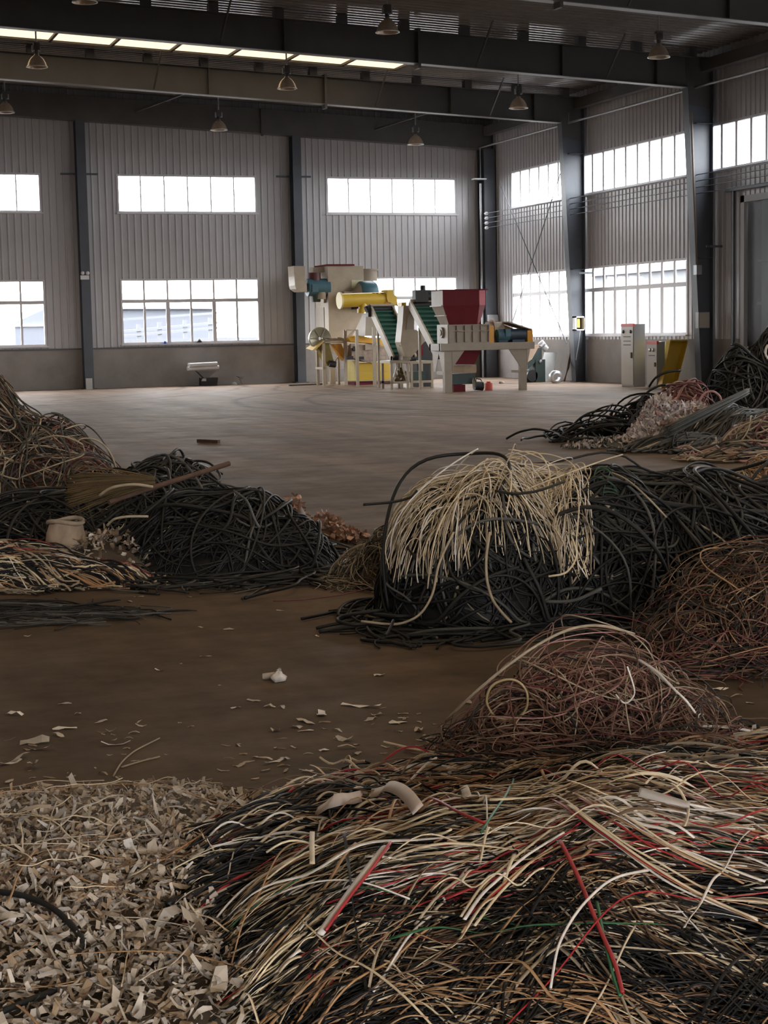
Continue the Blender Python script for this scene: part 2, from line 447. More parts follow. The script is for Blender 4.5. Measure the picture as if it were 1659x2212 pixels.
# windows
wn = 0
def window(axis, pos, a0, a1, z0, z1, n, two_rows, sgn, label):
    """sgn: direction (along the axis) that points outdoors"""
    global wn
    wn += 1
    mid = (a0+a1)/2
    loc = (mid, pos, z0) if axis == 'y' else (pos, mid, z0)
    t = thing('window_%d' % wn, label, 'window', loc, kind='structure')
    def B(mb, p, q, b0, b1, i0, i1):       # a along wall, z, depth from inner face
        d0, d1 = pos+sgn*i0, pos+sgn*i1
        if axis == 'y': mb.box(p, min(d0, d1), b0, q, max(d0, d1), b1)
        else: mb.box(min(d0, d1), p, b0, max(d0, d1), q, b1)
    fw = 0.055
    f = MB()
    B(f, a0, a1, z0, z0+fw, -0.02, 0.10); B(f, a0, a1, z1-fw, z1, -0.02, 0.10)
    B(f, a0, a0+fw, z0+fw, z1-fw, -0.02, 0.10); B(f, a1-fw, a1, z0+fw, z1-fw, -0.02, 0.10)
    f.build('frame', M_FRAME, t)
    s = MB(); B(s, a0-0.04, a1+0.04, z0-0.035, z0, -0.09, 0.10); s.build('sill', M_FRAME, t)
    ms = MB(); MW = 0.047 if axis == 'x' else (0.028 if two_rows else 0.018)
    zt = z0+(z1-z0)*0.66
    step = (a1-a0)/n
    if two_rows:
        tb = MB(); B(tb, a0+fw, a1-fw, zt-0.05, zt+0.05, -0.01, 0.09); tb.build('transom', M_FRAME, t)
        for k in range(1, n):
            B(ms, a0+step*k-MW, a0+step*k+MW, zt+0.05, z1-fw, -0.01, 0.012)
            hw = (0.075 if axis == 'x' else 0.055) if k % 2 == 0 else (0.045 if axis == 'x' else 0.030)
            B(ms, a0+step*k-hw, a0+step*k+hw, z0+fw, zt-0.05, -0.01, 0.014)
    else:
        for k in range(1, n):
            B(ms, a0+step*k-MW, a0+step*k+MW, z0+fw, z1-fw, -0.01, 0.012)
    ms.build('mullions', M_FRAME, t)
    g = MB(); B(g, a0+fw, a1-fw, z0+fw, z1-fw, 0.016, 0.020)
    g.build('pane', GLASS, t)
    c = ((a0+a1)/2, pos+sgn*0.3, (z0+z1)/2) if axis == 'y' else (pos+sgn*0.3, (a0+a1)/2, (z0+z1)/2)
    d = (0, -sgn, 0) if axis == 'y' else (-sgn, 0, 0)
    portal(c, d, a1-a0, z1-z0)
where = ['back wall, out of view to the left', 'back wall at the left edge of the picture', 'back wall in the middle bay', 'back wall behind the machine line']
for i, (a, b) in enumerate(back_x):
    window('y', YB, a, b, *WZ['lo'], 6, True, 1, 'large lower window of the '+where[i])
    window('y', YB, a, b, *WZ['up'], 6, False, 1, 'long high window of the '+where[i])
rwhere = ['in the corner bay crossed by brace rods', 'in the second bay above the cabinets', 'above the dark door']
for i, (a, b) in enumerate(right_y):
    n = max(2, round((b-a)/0.63))
    wh = rwhere[i] if i < 3 else 'in bay %s toward the viewer, out of the picture' % ['four', 'five', 'six', 'seven', 'eight'][i-3]
    if i not in (2, 5, 6, 7): window('x', XR, a, b, 1.26, 3.12, n, True, 1, 'lower window of the right wall '+wh)
    window('x', XR, a, b, 5.06, 6.16, n, False, 1, 'high window strip of the right wall '+wh)
portal((0.5, YF-0.3, 1.9), (0, 1, 0), 6, 3.8)

# sliding door in the right wall
t = thing('door_1', 'dark grey sliding sheet door in the right wall with pale frame', 'door', (XR, sum(door_y)/2, 0), kind='structure')
M_DOOR = mat('door_sheet', (0.085, 0.09, 0.105), 0.5, 0, 0.1, 2)
M_DPOST = mat('door_post_blue', (0.13, 0.145, 0.175), 0.5)
MB().box(XR+0.10, door_y[0]-0.5, 0, XR+0.16, door_y[1]+0.8, 4.45).build('leaf', M_DOOR, t)
pp = MB(); pp.box(XR+0.02, 33.0, 0, XR+0.08, 33.3, 4.25); pp.box(XR+0.02, 30.9, 0, XR+0.08, 31.2, 4.25); pp.build('stile', M_DPOST, t)
rr = MB()
for z in (1.0, 1.95, 2.9): rr.box(XR+0.0, door_y[0], z-0.03, XR+0.06, 33.45, z+0.03)
rr.build('rail', M_DPOST, t)
fr = MB(); fr.box(XR-0.04, door_y[1], 0, XR+0.06, door_y[1]+0.16, 4.4); fr.box(XR-0.04, door_y[0]-0.1, 4.25, XR+0.06, door_y[1]+0.16, 4.4)
fr.build('frame', mat('door_frame_grey', (0.36, 0.36, 0.37), 0.5), t)
tr = MB(); tr.box(XR-0.16, door_y[0]-0.2, 4.52, XR-0.08, 34.6, 4.58); tr.box(XR-0.14, 34.25, 0, XR-0.08, 34.31, 4.55)
tr.build('track', M_STEEL, t)

# outdoors seen through the panes
M_OUT = mat('yard_ground', (0.08, 0.08, 0.08), 0.9)
MB().add([(-90, YB+0.3, -0.15), (120, YB+0.3, -0.15), (120, 200, -0.15), (-90, 200, -0.15)], [(0, 1, 2, 3)]).build('ground', M_OUT, label='pale yard ground outside the back wall', cat='ground', kind='structure')
MB().add([(XR+0.3, -60, -0.15), (120, -60, -0.15), (120, YB+0.3, -0.15), (XR+0.3, YB+0.3, -0.15)], [(0, 1, 2, 3)]).build('ground', M_OUT, label='pale yard ground outside the right wall', cat='ground', kind='structure')
MB().add([(-90, -60, -0.15), (XR+0.3, -60, -0.15), (XR+0.3, YF, -0.15), (-90, YF, -0.15)], [(0, 1, 2, 3)]).build('ground', M_OUT, label='pale yard ground behind the viewer', cat='ground', kind='structure')
MB().add([(-90, YF, -0.15), (XL-0.25, YF, -0.15), (XL-0.25, YB+0.3, -0.15), (-90, YB+0.3, -0.15)], [(0, 1, 2, 3)]).build('ground', M_OUT, label='pale yard ground outside the left wall', cat='ground', kind='structure')
M_SHED = mat('shed_blue', (0.062, 0.068, 0.085), 0.6)
M_SHEDP = mat('shed_pale', (0.080, 0.084, 0.094), 0.6)
YO = 80.0
def OQ(u, v, Y=YO):
    p = on_y(u, v, Y); return (p[0], p[2])
sh = thing('shed', 'blue grey gabled shed outside, seen through the left window', 'shed', (*on_y(60, 740, YO)[:2], -0.15))
x0, x1 = OQ(32, 700)[0], OQ(130, 700)[0]
MB().prism([(x0, -0.15), (x1, -0.15), (x1, OQ(95, 668)[1]), (x0+ (x1-x0)*0.66, OQ(95, 668)[1]), (x0, OQ(32, 697)[1])], YO, YO+8).build('wall', M_SHED, sh)
MB().box(x0-0.1, YO-0.12, OQ(60, 703)[1]-0.05, x1, YO-0.02, OQ(60, 703)[1]+0.05).build('gutter', M_WHITE, sh)
sh2 = thing('shed', 'long low pale blue shed outside behind the middle window', 'shed', (*on_y(390, 740, 84)[:2], -0.15))
a, b = on_y(262, 700, 84), on_y(462, 700, 84)
MB().box(a[0], 84, -0.15, b[0], 90, on_y(360, 668, 84)[2]).build('wall', M_SHED, sh2)
MB().prism([(a[0]-0.3, on_y(262, 668, 84)[2]), (b[0]+0.5, on_y(462, 668, 84)[2]), (b[0]-2, on_y(440, 664, 84)[2]), (a[0]+1, on_y(280, 664, 84)[2])], 83.7, 90.3).build('roof', M_SHEDP, sh2)
br = thing('conveyor_bridge', 'pale sloping conveyor bridge outside the middle window', 'conveyor', (*on_y(420, 745, 70)[:2], -0.15))
q = MB()
for (u0, v0, u1, v1) in ((266, 716, 470, 697), (266, 726, 470, 708), (266, 690, 470, 676)):
    q.bar(on_y(u0, v0, 70), on_y(u1, v1, 70), 0.25, 0.10)
q.build('truss', M_SHEDP, br)
for u in (300, 345, 400, 455):
    MB().bar((*on_y(u, 720, 70)[:2], -0.15), (*on_y(u, 720, 70)[:2], on_y(u, 700-0.09*(u-300), 70)[2]), 0.16, 0.16).build('post', M_SHEDP, br)
bz = thing('yard_wall', 'low pale wall outside at the foot of the middle window', 'wall', (*on_y(400, 750, 66)[:2], -0.15))
MB().box(on_y(255, 740, 66)[0], 66, -0.15, on_y(600, 740, 66)[0], 66.3, on_y(400, 731, 66)[2]).build('wall', M_SHEDP, bz)
bx = thing('shed', 'faint pale flat building outside the right hand windows', 'shed', (52, 70, -0.15))
MB().box(42, 64, -0.15, 60, 84, 4.2).build('wall', M_SHEDP, bx)
MB().box(41.6, 63.6, 4.2, 60.4, 84.4, 4.6).build('roof', M_SHED, bx)

# ------------------------------------------------------------------ steel frame
def isec_col_right(Y, label):
    t = thing('steel_column', label, 'column', (XR-0.25, Y, 0), group=None)
    xo = XR-0.09
    xi0, xi1, zt = 20.46, 20.08, 7.0
    w = 0.13
    MB().box(xo-0.014, Y-w, 0, xo, Y+w, zu(20.6)).build('outer_flange', M_STEEL, t)
    MB().hexa([(xi0, Y-w, 0), (xi0+0.014, Y-w, 0), (xi0+0.014, Y+w, 0), (xi0, Y+w, 0)],
              [(xi1, Y-w, zt), (xi1+0.014, Y-w, zt), (xi1+0.014, Y+w, zt), (xi1, Y+w, zt)]).build('inner_flange', M_STEEL, t)
    MB().prism([(xi0+0.01, 0), (xo-0.01, 0), (xo-0.01, zu(20.5)), (xi1+0.01, zu(20.1)), (xi1+0.01, zt)], Y-0.006, Y+0.006).build('web', M_STEEL, t)
    st = MB()
    for z in (3.05, 6.15): st.box(xi0-0.16*z/3.5*0.5, Y-w+0.005, z, xo-0.014, Y-0.006, z+0.014)
    st.build('stiffener', M_STEEL, t)
    MB().box(xi0-0.04, Y-0.17, 0, xo+0.02, Y+0.17, 0.025).build('base_plate', M_STEEL, t)
    return t
cl = {42.1: 'dark tapered steel column on the right wall beside the corner bay', 35.35: 'dark tapered steel column on the right wall next to the dark door'}
for Y in FR[5:]:
    isec_col_right(Y, cl.get(Y, 'dark tapered steel column of the right wall, nearer than the picture shows'))

def isec_col_back(X, label):
    t = thing('steel_column', label, 'column', (X, YB-0.3, 0))
    w = 0.13; y0, y1 = YB-0.42, YB-0.05
    top = zl(X)
    MB().box(X-w, y0, 0, X+w, y0+0.014, top).build('inner_flange', M_STEEL, t)
    MB().box(X-w, y1-0.014, 0, X+w, y1, top).build('outer_flange', M_STEEL, t)
    MB().box(X-0.006, y0+0.014, 0, X+0.006, y1-0.014, top).build('web', M_STEEL, t)
    MB().box(X-0.2, y0-0.03, 0, X+0.2, y1, 0.025).build('base_plate', M_STEEL, t)
    for q0, q1 in ((X-0.55, X-w), (X+w, X+0.5)): MB().box(q0, y1-0.10, 6.05, q1, y1-0.04, 6.10).build('bracket_arm', M_STEEL, t)
isec_col_back(8.22, 'dark steel column on the back wall at left, carrying the emergency light')
isec_col_back(14.55, 'dark steel column on the back wall left of the machine line')
isec_col_back(1.93, 'dark steel column on the back wall outside the picture')
t = thing('steel_column', 'dark steel column standing in the far corner', 'column', (20.5, YB-0.35, 0))
MB().box(20.42, YB-0.62, 0, 20.78, YB-0.60, zl(20.6)).build('inner_flange', M_STEEL, t)
MB().box(20.42, YB-0.10, 0, 20.78, YB-0.08, zl(20.6)).build('outer_flange', M_STEEL, t)
MB().box(20.594, YB-0.60, 0, 20.606, YB-0.10, zl(20.6)).build('web', M_STEEL, t)

def rafter(Y, label, split):
    t = thing('roof_rafter', label, 'rafter', (10, Y, 7.5))
    w = 0.12
    xs = [XL+0.1, RIDGE, 20.1]
    def slab(z0f, z1f, y0, y1, name, m, x_end=20.1):
        q = MB(); pts = [XL+0.1, RIDGE, x_end]
        for a, b in zip(pts, pts[1:]):
            q.hexa([(a, y0, z0f(a)), (a, y1, z0f(a)), (a, y1, z1f(a)), (a, y0, z1f(a))], [(b, y0, z0f(b)), (b, y1, z0f(b)), (b, y1, z1f(b)), (b, y0, z1f(b))])
        return q.build(name, m, t)
    slab(lambda x: zl(x), lambda x: zl(x)+0.016, Y-w, Y+w, 'lower_flange', M_GALVD)
    slab(lambda x: zu(x)-0.016, lambda x: zu(x), Y-w, Y+w, 'upper_flange', M_STEEL2, 20.7)
    slab(lambda x: zl(x)+0.016, lambda x: zu(x)-0.016, Y-0.006, Y+0.006, 'web', M_STEEL2)
    hn = MB(); hn.prism([(20.1, zl(20.1)), (20.1, zu(20.1)), (20.74, zu(20.7)), (20.74, 6.5), (20.1, 6.6)], Y-0.007, Y+0.007)
    hn.build('haunch', M_STEEL2, t)
    for x in split:
        MB().box(x-0.03, Y-w-0.02, zl(x)-0.10, x+0.03, Y+w+0.02, zu(x)+0.06).build('splice_plate', M_STEEL2, t)
    for x in (10.4, 16.9, 19.3):
        MB().box(x-0.008, Y-w, zl(x)+0.016, x+0.008, Y-0.006, zu(x)-0.016).build('stiffener', M_STEEL2, t)
    x = 3.2
    while x < 20.5:
        MB().box(x-0.10, Y-0.10, zu(x), x+0.10, Y+0.10, zr(x)-0.03).build('purlin_cleat', M_STEEL2, t)
        x += 1.42
    for x in (9.0, 14.8, 18.0):        # fly braces from the lower flange up to the purlins
        MB().bar((x, Y-0.1, zl(x)+0.05), (x+0.05, Y-0.95, zr(x)-0.05), 0.035, 0.035).build('fly_brace', M_STEEL2, t)
M_GALVD = mat('flange_paint', (0.16, 0.155, 0.15), 0.4, 0, 0.1, 3)
rl = {28.2: 'dark steel rafter crossing the top right corner of the picture', 35.35: 'dark steel rafter just in front of the skylight strip', 42.1: 'dark steel rafter behind the skylight strip'}
for Y in FR[5:]:
    rafter(Y, rl.get(Y, 'dark steel rafter nearer than the picture shows'), (13.45,) )
t = thing('roof_rafter', 'dark end rafter against the top of the back wall', 'rafter', (10, YB-0.3, 7.4))
q = MB()
q.hexa([(RIDGE, YB-0.42, zl(RIDGE)), (RIDGE, YB-0.06, zl(RIDGE)), (RIDGE, YB-0.06, zu(RIDGE)), (RIDGE, YB-0.42, zu(RIDGE))], [(20.75, YB-0.42, zl(20.75)), (20.75, YB-0.06, zl(20.75)), (20.75, YB-0.06, zu(20.75)), (20.75, YB-0.42, zu(20.75))])
q.build('web', M_STEEL2, t)
for x in (13.5,): MB().box(x-0.03, YB-0.50, zl(x)-0.08, x+0.03, YB-0.42, zu(x)).build('splice_plate', M_STEEL2, t)
for x in (9.8, 17.0): MB().bar((x, YB-0.4, zl(x)+0.35), (x+1.6, 45.2, zr(x+1.6)-0.05), 0.06, 0.06).build('fly_brace', M_STEEL2, t)
# eave strut tubes along the right wall
q = MB().cyl((20.35, 21, 6.98), (20.35, YB-0.4, 6.98), 0.03, n=10)
for y in np.arange(22, 48.5, 3.35): q.box(20.34, y-0.02, 6.98, 20.36, y+0.02, 7.25)
q.build('eave_tube', M_GALV, label='thin grey tube running high along the right wall', cat='tube')
MB().prismx([(21, 7.35), (48.6, 7.35), (48.6, 7.62), (21, 7.62)], 20.5, 20.72).build('eave_gutter_beam', M_STEEL2, label='dark eave beam under the roof along the right wall', cat='beam')

# ------------------------------------------------------------------ high bay lamps
M_REFL = mat('lamp_reflector', (0.55, 0.45, 0.34), 0.28, 0.55, 0.15, 10)
M_RIM = mat('lamp_rim', (0.8, 0.78, 0.74), 0.25, 0.4)
def lamp(x, y, zb):
    t = thing('high_bay_lamp', '', 'lamp', (x, y, zb))
    D = 0.225
    rf = MB().lathe((x, y, zb), [(D, 0.0), (D*0.97, 0.03), (D*0.86, 0.10), (D*0.68, 0.17), (D*0.45, 0.225), (D*0.28, 0.25), (0.045, 0.285), (0.0, 0.285)]).build('reflector', M_REFL, t)
    MB().lathe((x, y, zb), [(D*1.0, 0.0), (D*1.06, -0.006), (D*1.07, 0.008), (D*1.0, 0.022)]).build('rim', M_RIM, rf)
    MB().lathe((x, y, zb), [(0, 0.06), (0.04, 0.07), (0.055, 0.12), (0.04, 0.18), (0.025, 0.26)], 12).build('bulb', M_WHITE, rf)
    MB().cyl((x, y, zb+0.285), (x, y, zb+0.36), 0.045, n=14).build('neck', M_STEEL2, t)
    MB().box(x-0.065, y-0.065, zb+0.36, x+0.065, y+0.065, zb+0.53).build('ballast_box', M_STEEL2, t)
    for sx in (-0.0825, 0.0825): MB().box(x+sx-0.0175, y-0.03, zb+0.34, x+sx+0.0175, y+0.03, zb+0.47).build('side_clip', M_GALV, t)
    MB().cyl((x, y, zb+0.53), (x, y, zr(x)), 0.018, n=8).build('rod', M_GALV, t)
    return t
LAMPS = []
for (Y, row) in ((32.0, [(183, 5), (837, 70), (1423, 124)]), (38.7, [(80, 145), (620, 192), (1120, 234)]), (45.4, [(12, 243), (473, 281), (898, 312)])):
    for q in row: LAMPS.append((Y, on_y(*q, Y)))
ll = ['bell lamp hanging at the top edge of the picture, left', 'bell lamp hanging from the roof at the top, in the middle', 'bell lamp hanging near the top right corner',
      'bell lamp just below the skylight strip at left', 'bell lamp below the middle of the skylight strip', 'bell lamp in front of the second rafter at right',
      'bell lamp against the end rafter at the left edge', 'bell lamp hanging above the middle bay of the back wall', 'bell lamp hanging above the machine line window']
for (Y, p), lb in zip(LAMPS, ll):
    o = lamp(p[0], Y, p[2]); o['label'] = lb; o['group'] = 'high bay lamps under the roof'
# ------------------------------------------------------------------ machine line by the back wall
def c1(x, y): return (625+x/6.381, 560+y/6.381)      # reference-photo sheets used to read off positions
def c2(x, y): return (840+x/5.027, 600+y/5.027)
def XZ(cf, x, y, Y):
    p = on_y(*cf(x, y), Y); return (p[0], p[2])
def boxf(mb, cf, x0, y0, x1, y1, Y, d, z0=None):
    a = XZ(cf, x0, y1, Y); b = XZ(cf, x1, y0, Y)
    return mb.box(a[0], Y, a[1] if z0 is None else z0, b[0], Y+d, b[1])
def poly(mb, cf, pts, Y, d):
    return mb.prism([XZ(cf, *p, Y) for p in pts][::-1], Y, Y+d)
def YB_(cf, x, y, Y): return on_y(*cf(x, y), Y)

# --- front shredder with the maroon hopper
YM, DM = 37.45, 0.72
def shredder():
    t = thing('shredder', 'cream twin-shaft shredder with maroon hopper on a welded stand', 'shredder', (16, YM+0.3, 0))
    xl, zt = XZ(c2, 650, 715, YM); xr, zb = XZ(c2, 1575, 772, YM)
    tb = MB(); tb.box(xl-0.22, YM-0.05, zb, xr, YM+0.09, zt); tb.box(xl-0.22, YM+DM-0.1, zb, xr, YM+DM, zt); tb.box(xl-0.22, YM, zb, xl-0.08, YM+DM, zt); tb.box(xr-0.14, YM, zb, xr, YM+DM, zt)
    tb.box(xl-0.2, YM+0.09, zt-0.02, xr-0.02, YM+DM-0.1, zt)
    tb.build('table_frame', M_CREAM2, t, bevel=0.008)
    # legs
    def leg(px0, px1, Y, gus, nm='leg'):
        a = XZ(c2, px0, 1240, Y)[0]; b = XZ(c2, px1, 1240, Y)[0]
        MB().box(a, Y, 0, b, Y+0.13, zb).build(nm, M_CREAM2, t)
        g = MB()
        for (dx, sgn) in gus:
            x = a if sgn < 0 else b
            g.prism([(x, zb-0.42), (x, zb), (x+sgn*dx, zb)][::sgn], Y-0.012, Y)
            g.prism([(x, zb-0.42), (x, zb), (x+sgn*dx, zb)][::sgn], Y+0.0, Y+0.02)
        if gus: g.build('gusset', M_CREAM2, t)
        return a, b
    aL = leg(612, 690, YM, [(0.32, 1)])
    aL2 = leg(612, 690, YM+DM-0.13, [(0.32, 1)])
    aR = leg(1432, 1500, YM, [(0.30, -1)])
    aR2 = leg(1432, 1500, YM+DM-0.13, [(0.30, -1), (0.1, 1)])
    lx0, lx1 = aL
    MB().prismx([(YM, zb-0.5), (YM+0.13, zb-0.5), (YM+DM*0.5, zb-0.06), (YM+DM-0.13, zb-0.5), (YM+DM, zb-0.5), (YM+DM, zb), (YM, zb)], lx0-0.012, lx0).build('end_plate', M_CREAM, t)
    MB().box(lx0+0.01, YM+0.13, 0.42, lx0+0.09, YM+DM-0.13, 0.50).build('cross_bar', M_CREAM, t)
    MB().box(aR[0]+0.02, YM+0.13, 0.42, aR[0]+0.09, YM+DM-0.13, 0.49).build('cross_bar', M_CREAM2, t)
    # cutting chamber
    bx0, z1 = XZ(c2, 652, 512, YM); bx1, _ = XZ(c2, 1085, 512, YM)
    MB().box(bx0, YM+0.03, zt, bx1, YM+DM-0.06, z1).build('chamber', M_CREAM2, t, bevel=0.006)
    MB().box(bx0-0.035, YM+0.0, zt, bx0, YM+DM-0.03, z1+0.01).build('end_wall', M_CREAM, t)
    bh = MB(); bh.cyl((bx0-0.035, YM+0.35, zt+0.26), (bx0-0.08, YM+0.35, zt+0.26), 0.13, n=20); bh.cyl((bx0-0.08, YM+0.35, zt+0.26), (bx0-0.10, YM+0.35, zt+0.26), 0.07, n=16)
    bh.build('bearing_housing', M_CREAM2, t)
    rb = MB()
    for k in range(6):
        x = bx0+(bx1-bx0)*k/5
        rb.box(x-0.012, YM-0.02, zt, x+0.012, YM+0.03, z1)
    for z in (zt, (zt+z1)/2+0.06, z1-0.02): rb.box(bx0, YM-0.02, z-0.012+0.012, bx1, YM+0.03, z+0.024)
    rb.build('ribs', M_CREAM2, t)
    # hopper
    hx0, ztop = XZ(c2, 582, 132, YM); hx1, zm = XZ(c2, 1072, 295, YM)
    jx0, _ = XZ(c2, 664, 497, YM); jx1, _ = XZ(c2, 1012, 497, YM)
    ya, yb = YM-0.02, YM+DM+0.0
    dz = 0.012
    MB().add([(hx0, ya, zm), (hx1-0.22, ya, zm), (hx1-0.22, ya, ztop), (hx0, ya, ztop), (hx0, ya+dz, zm), (hx1-0.22, ya+dz, zm), (hx1-0.22, ya+dz, ztop), (hx0, ya+dz, ztop)],
             [(0, 1, 2, 3), (7, 6, 5, 4), (0, 4, 5, 1), (1, 5, 6, 2), (2, 6, 7, 3), (3, 7, 4, 0)]).build('hopper_front', M_RED, t)
    k = MB()
    k.add([(hx1-0.22, ya, zm), (hx1, ya+0.16, zm), (hx1, ya+0.16, ztop), (hx1-0.22, ya, ztop), (hx1, yb, zm), (hx1, yb, ztop), (hx0, yb, zm), (hx0, yb, ztop)], [(0, 1, 2, 3), (1, 4, 5, 2), (4, 6, 7, 5)])
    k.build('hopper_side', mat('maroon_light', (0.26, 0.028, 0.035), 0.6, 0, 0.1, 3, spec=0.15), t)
    k = MB()
    k.add([(jx0, YM+0.06, z1), (jx1-0.1, YM+0.06, z1), (hx1-0.22, ya, zm), (hx0, ya, zm)], [(0, 1, 2, 3)])
    k.add([(jx1, YM+DM-0.1, z1), (jx0, YM+DM-0.1, z1), (hx0, yb, zm), (hx1, yb, zm)], [(0, 1, 2, 3)])
    k.add([(jx1-0.1, YM+0.06, z1), (jx1, YM+0.16, z1), (hx1, ya+0.16, zm), (hx1-0.22, ya, zm)], [(0, 1, 2, 3)])
    k.add([(jx1, YM+0.16, z1), (jx1, YM+DM-0.1, z1), (hx1, yb, zm), (hx1, ya+0.16, zm)], [(0, 1, 2, 3)])
    k.build('hopper_funnel', M_RED, t)
    k = MB()
    k.add([(hx0-0.005, yb, zm), (hx0-0.005, ya, zm), (hx0-0.005, ya, ztop), (hx0-0.005, yb, ztop)], [(0, 1, 2, 3)])
    k.add([(jx0-0.005, YM+DM-0.1, z1), (jx0-0.005, YM+0.06, z1), (hx0-0.005, ya, zm), (hx0-0.005, yb, zm)], [(0, 1, 2, 3)])
    k.build('hopper_end_panel', M_CREAM, t)
    k = MB()
    k.box(hx0-0.05, ya-0.01, zm-0.02, hx0, yb, zm+0.01)
    xm = hx0+(jx0-hx0)*0.52; zq = zm+(z1-zm)*0.52
    k.box(xm-0.05, ya+0.02, zq-0.012, xm, yb-0.06, zq+0.012)
    k.build('hopper_stiffener', M_CREAM, t)
    k = MB()
    k.box(hx0, ya-0.012, ztop-0.02, hx1, ya+0.02, ztop+0.012).box(hx0, yb-0.02, ztop-0.02, hx1, yb+0.012, ztop+0.012).box(hx0-0.012, ya, ztop-0.02, hx0+0.02, yb, ztop+0.012)
    k.build('hopper_rim', M_RED, t)
    # drive
    fx0, fz = XZ(c2, 1087, 522, YM); fx1, _ = XZ(c2, 1140, 522, YM)
    MB().box(fx0, YM+0.0, zt, fx1, YM+DM-0.08, fz).build('bearing_plate', M_ORA, t)
    gx0, gz = XZ(c2, 1142, 492, YM); gx1, _ = XZ(c2, 1305, 492, YM)
    g = MB(); g.box(gx0, YM+0.26, zt, gx1, YM+DM-0.08, gz-0.10)
    g.cyl((gx0, YM+0.46, gz-0.17), (gx1, YM+0.46, gz-0.17), 0.20, n=24); g.cyl((gx0+0.12, YM+0.46, gz-0.13), (gx0+0.17, YM+0.46, gz-0.13), 0.23, n=24)
    g.build('gearbox', M_CREAM, t, bevel=0.01)
    mx0, mz = XZ(c2, 1190, 560, YM); mx1, _ = XZ(c2, 1500, 560, YM)
    r = (mz-zt)/2*0.92
    M = MB(); M.cyl((mx0, YM+0.12, zt+r+0.02), (mx0+0.4*(mx1-mx0), YM+0.12, zt+r+0.02), r, n=24)
    for q in range(12):
        an = math.pi*(q/11.0)
        M.box(mx0+0.06, YM+0.12-math.cos(an)*r-0.006, zt+r+0.02+math.sin(an)*r-0.006, mx0+0.38*(mx1-mx0), YM+0.12-math.cos(an)*r+0.006, zt+r+0.02+math.sin(an)*r+0.008)
    mt = M.build('motor', M_TEAL, t)
    M = MB(); M.cyl((mx0+0.42*(mx1-mx0), YM+0.15, zt+r+0.03), (mx1, YM+0.15, zt+r+0.03), r*1.02, n=24); M.box(mx0+0.5*(mx1-mx0), YM+0.02, zt, mx1-0.05, YM+0.28, zt+0.06)
    M.box(mx0+0.02, YM+0.03, zt, mx0+0.34*(mx1-mx0), YM+0.22, zt+0.05)
    M.build('motor', mat('navy_paint', (0.025, 0.045, 0.07), 0.45, 0, 0.1, 4), t)
    MB().box(mx0+0.22*(mx1-mx0), YM-0.06, zt+r, mx0+0.4*(mx1-mx0), YM+0.06, zt+2*r+0.03).build('terminal_box', M_TEAL, mt)
    ox0, oz = XZ(c2, 1505, 570, YM); ox1, _ = XZ(c2, 1563, 570, YM)
    tx, tz = XZ(c2, 1308, 487, YM)
    MB().box(ox0, YM-0.0, zt, ox1, YM+DM-0.1, oz).build('belt_guard', M_ORA, t)
    k = MB(); k.hexa([(tx, YM+0.02, tz), (tx, YM+DM-0.1, tz), (tx, YM+DM-0.1, tz+0.03), (tx, YM+0.02, tz+0.03)], [(ox1, YM+0.02, oz), (ox1, YM+DM-0.1, oz), (ox1, YM+DM-0.1, oz+0.03), (ox1, YM+0.02, oz+0.03)])
    k.build('guard_cover', M_CREAM, t)
    MB().prism([(tx, zt), (ox0, zt), (ox0, oz), (tx, tz)], YM+DM-0.14, YM+DM-0.12).build('guard_back', M_ORA, t)
    # discharge chute under the table
    k = MB(); a = XZ(c2, 800, 790, YM+0.2); b = XZ(c2, 985, 790, YM+0.2); c = XZ(c2, 915, 940, YM+0.2); d = XZ(c2, 688, 940, YM+0.2)
    k.prism([d, c, b, a], YM+0.12, YM+0.62)
    k.build('discharge_chute', M_RED, t)
    return t
shredder()

# things under and beside the shredder
yb_ = YM+0.25
def stand(cf, x0, y0, x1, y1, Y, d, name, m, label, cat, z0=0.0, bevel=0.0, **kw):
    mb = MB(); boxf(mb, cf, x0, y0, x1, y1, Y, d, z0)
    return mb.build(name, m, None, label, cat, bevel=bevel, **kw)
t = thing('discharge_conveyor', 'low tan and dark green discharge trough under the shredder', 'conveyor', (*on_floor(*c2(815, 1160))[:2], 0))
Yq = YM+0.28
mb = MB(); boxf(mb, c2, 690, 945, 950, 1038, Yq, 0.4); mb.build('trough', M_CARD, t)
mb = MB(); boxf(mb, c2, 690, 1040, 940, 1160, Yq, 0.4); mb.build('housing', M_DKGREEN, t)
mb = MB(); boxf(mb, c2, 705, 1160, 830, 1195, Yq, 0.4, 0.0); mb.build('foot', M_RED, t)
mb = MB(); a = XZ(c2, 950, 1090, Yq+0.2); mb.cyl((a[0]-0.05, Yq+0.2, 0.13), (a[0]+0.16, Yq+0.2, 0.11), 0.11, n=18); mb.build('drive_motor', M_BLACK, t)
mb = MB(); a = XZ(c2, 1083, 1130, YM+0.6)
can = thing('canister', 'orange red canister standing beside the shredder legs', 'canister', (a[0], YM+0.6, 0))
MB().lathe((a[0], YM+0.6, 0), [(0, 0), (0.09, 0), (0.095, 0.02), (0.095, 0.17), (0.09, 0.19), (0, 0.19)], 16).build('body', mat('coral_red', (0.72, 0.12, 0.09), 0.5), can)
MB().lathe((a[0], YM+0.6, 0.19), [(0.05, 0), (0.05, 0.03), (0, 0.03)], 12).build('cap', M_REDT, can)
rng0 = np.random.default_rng(5)
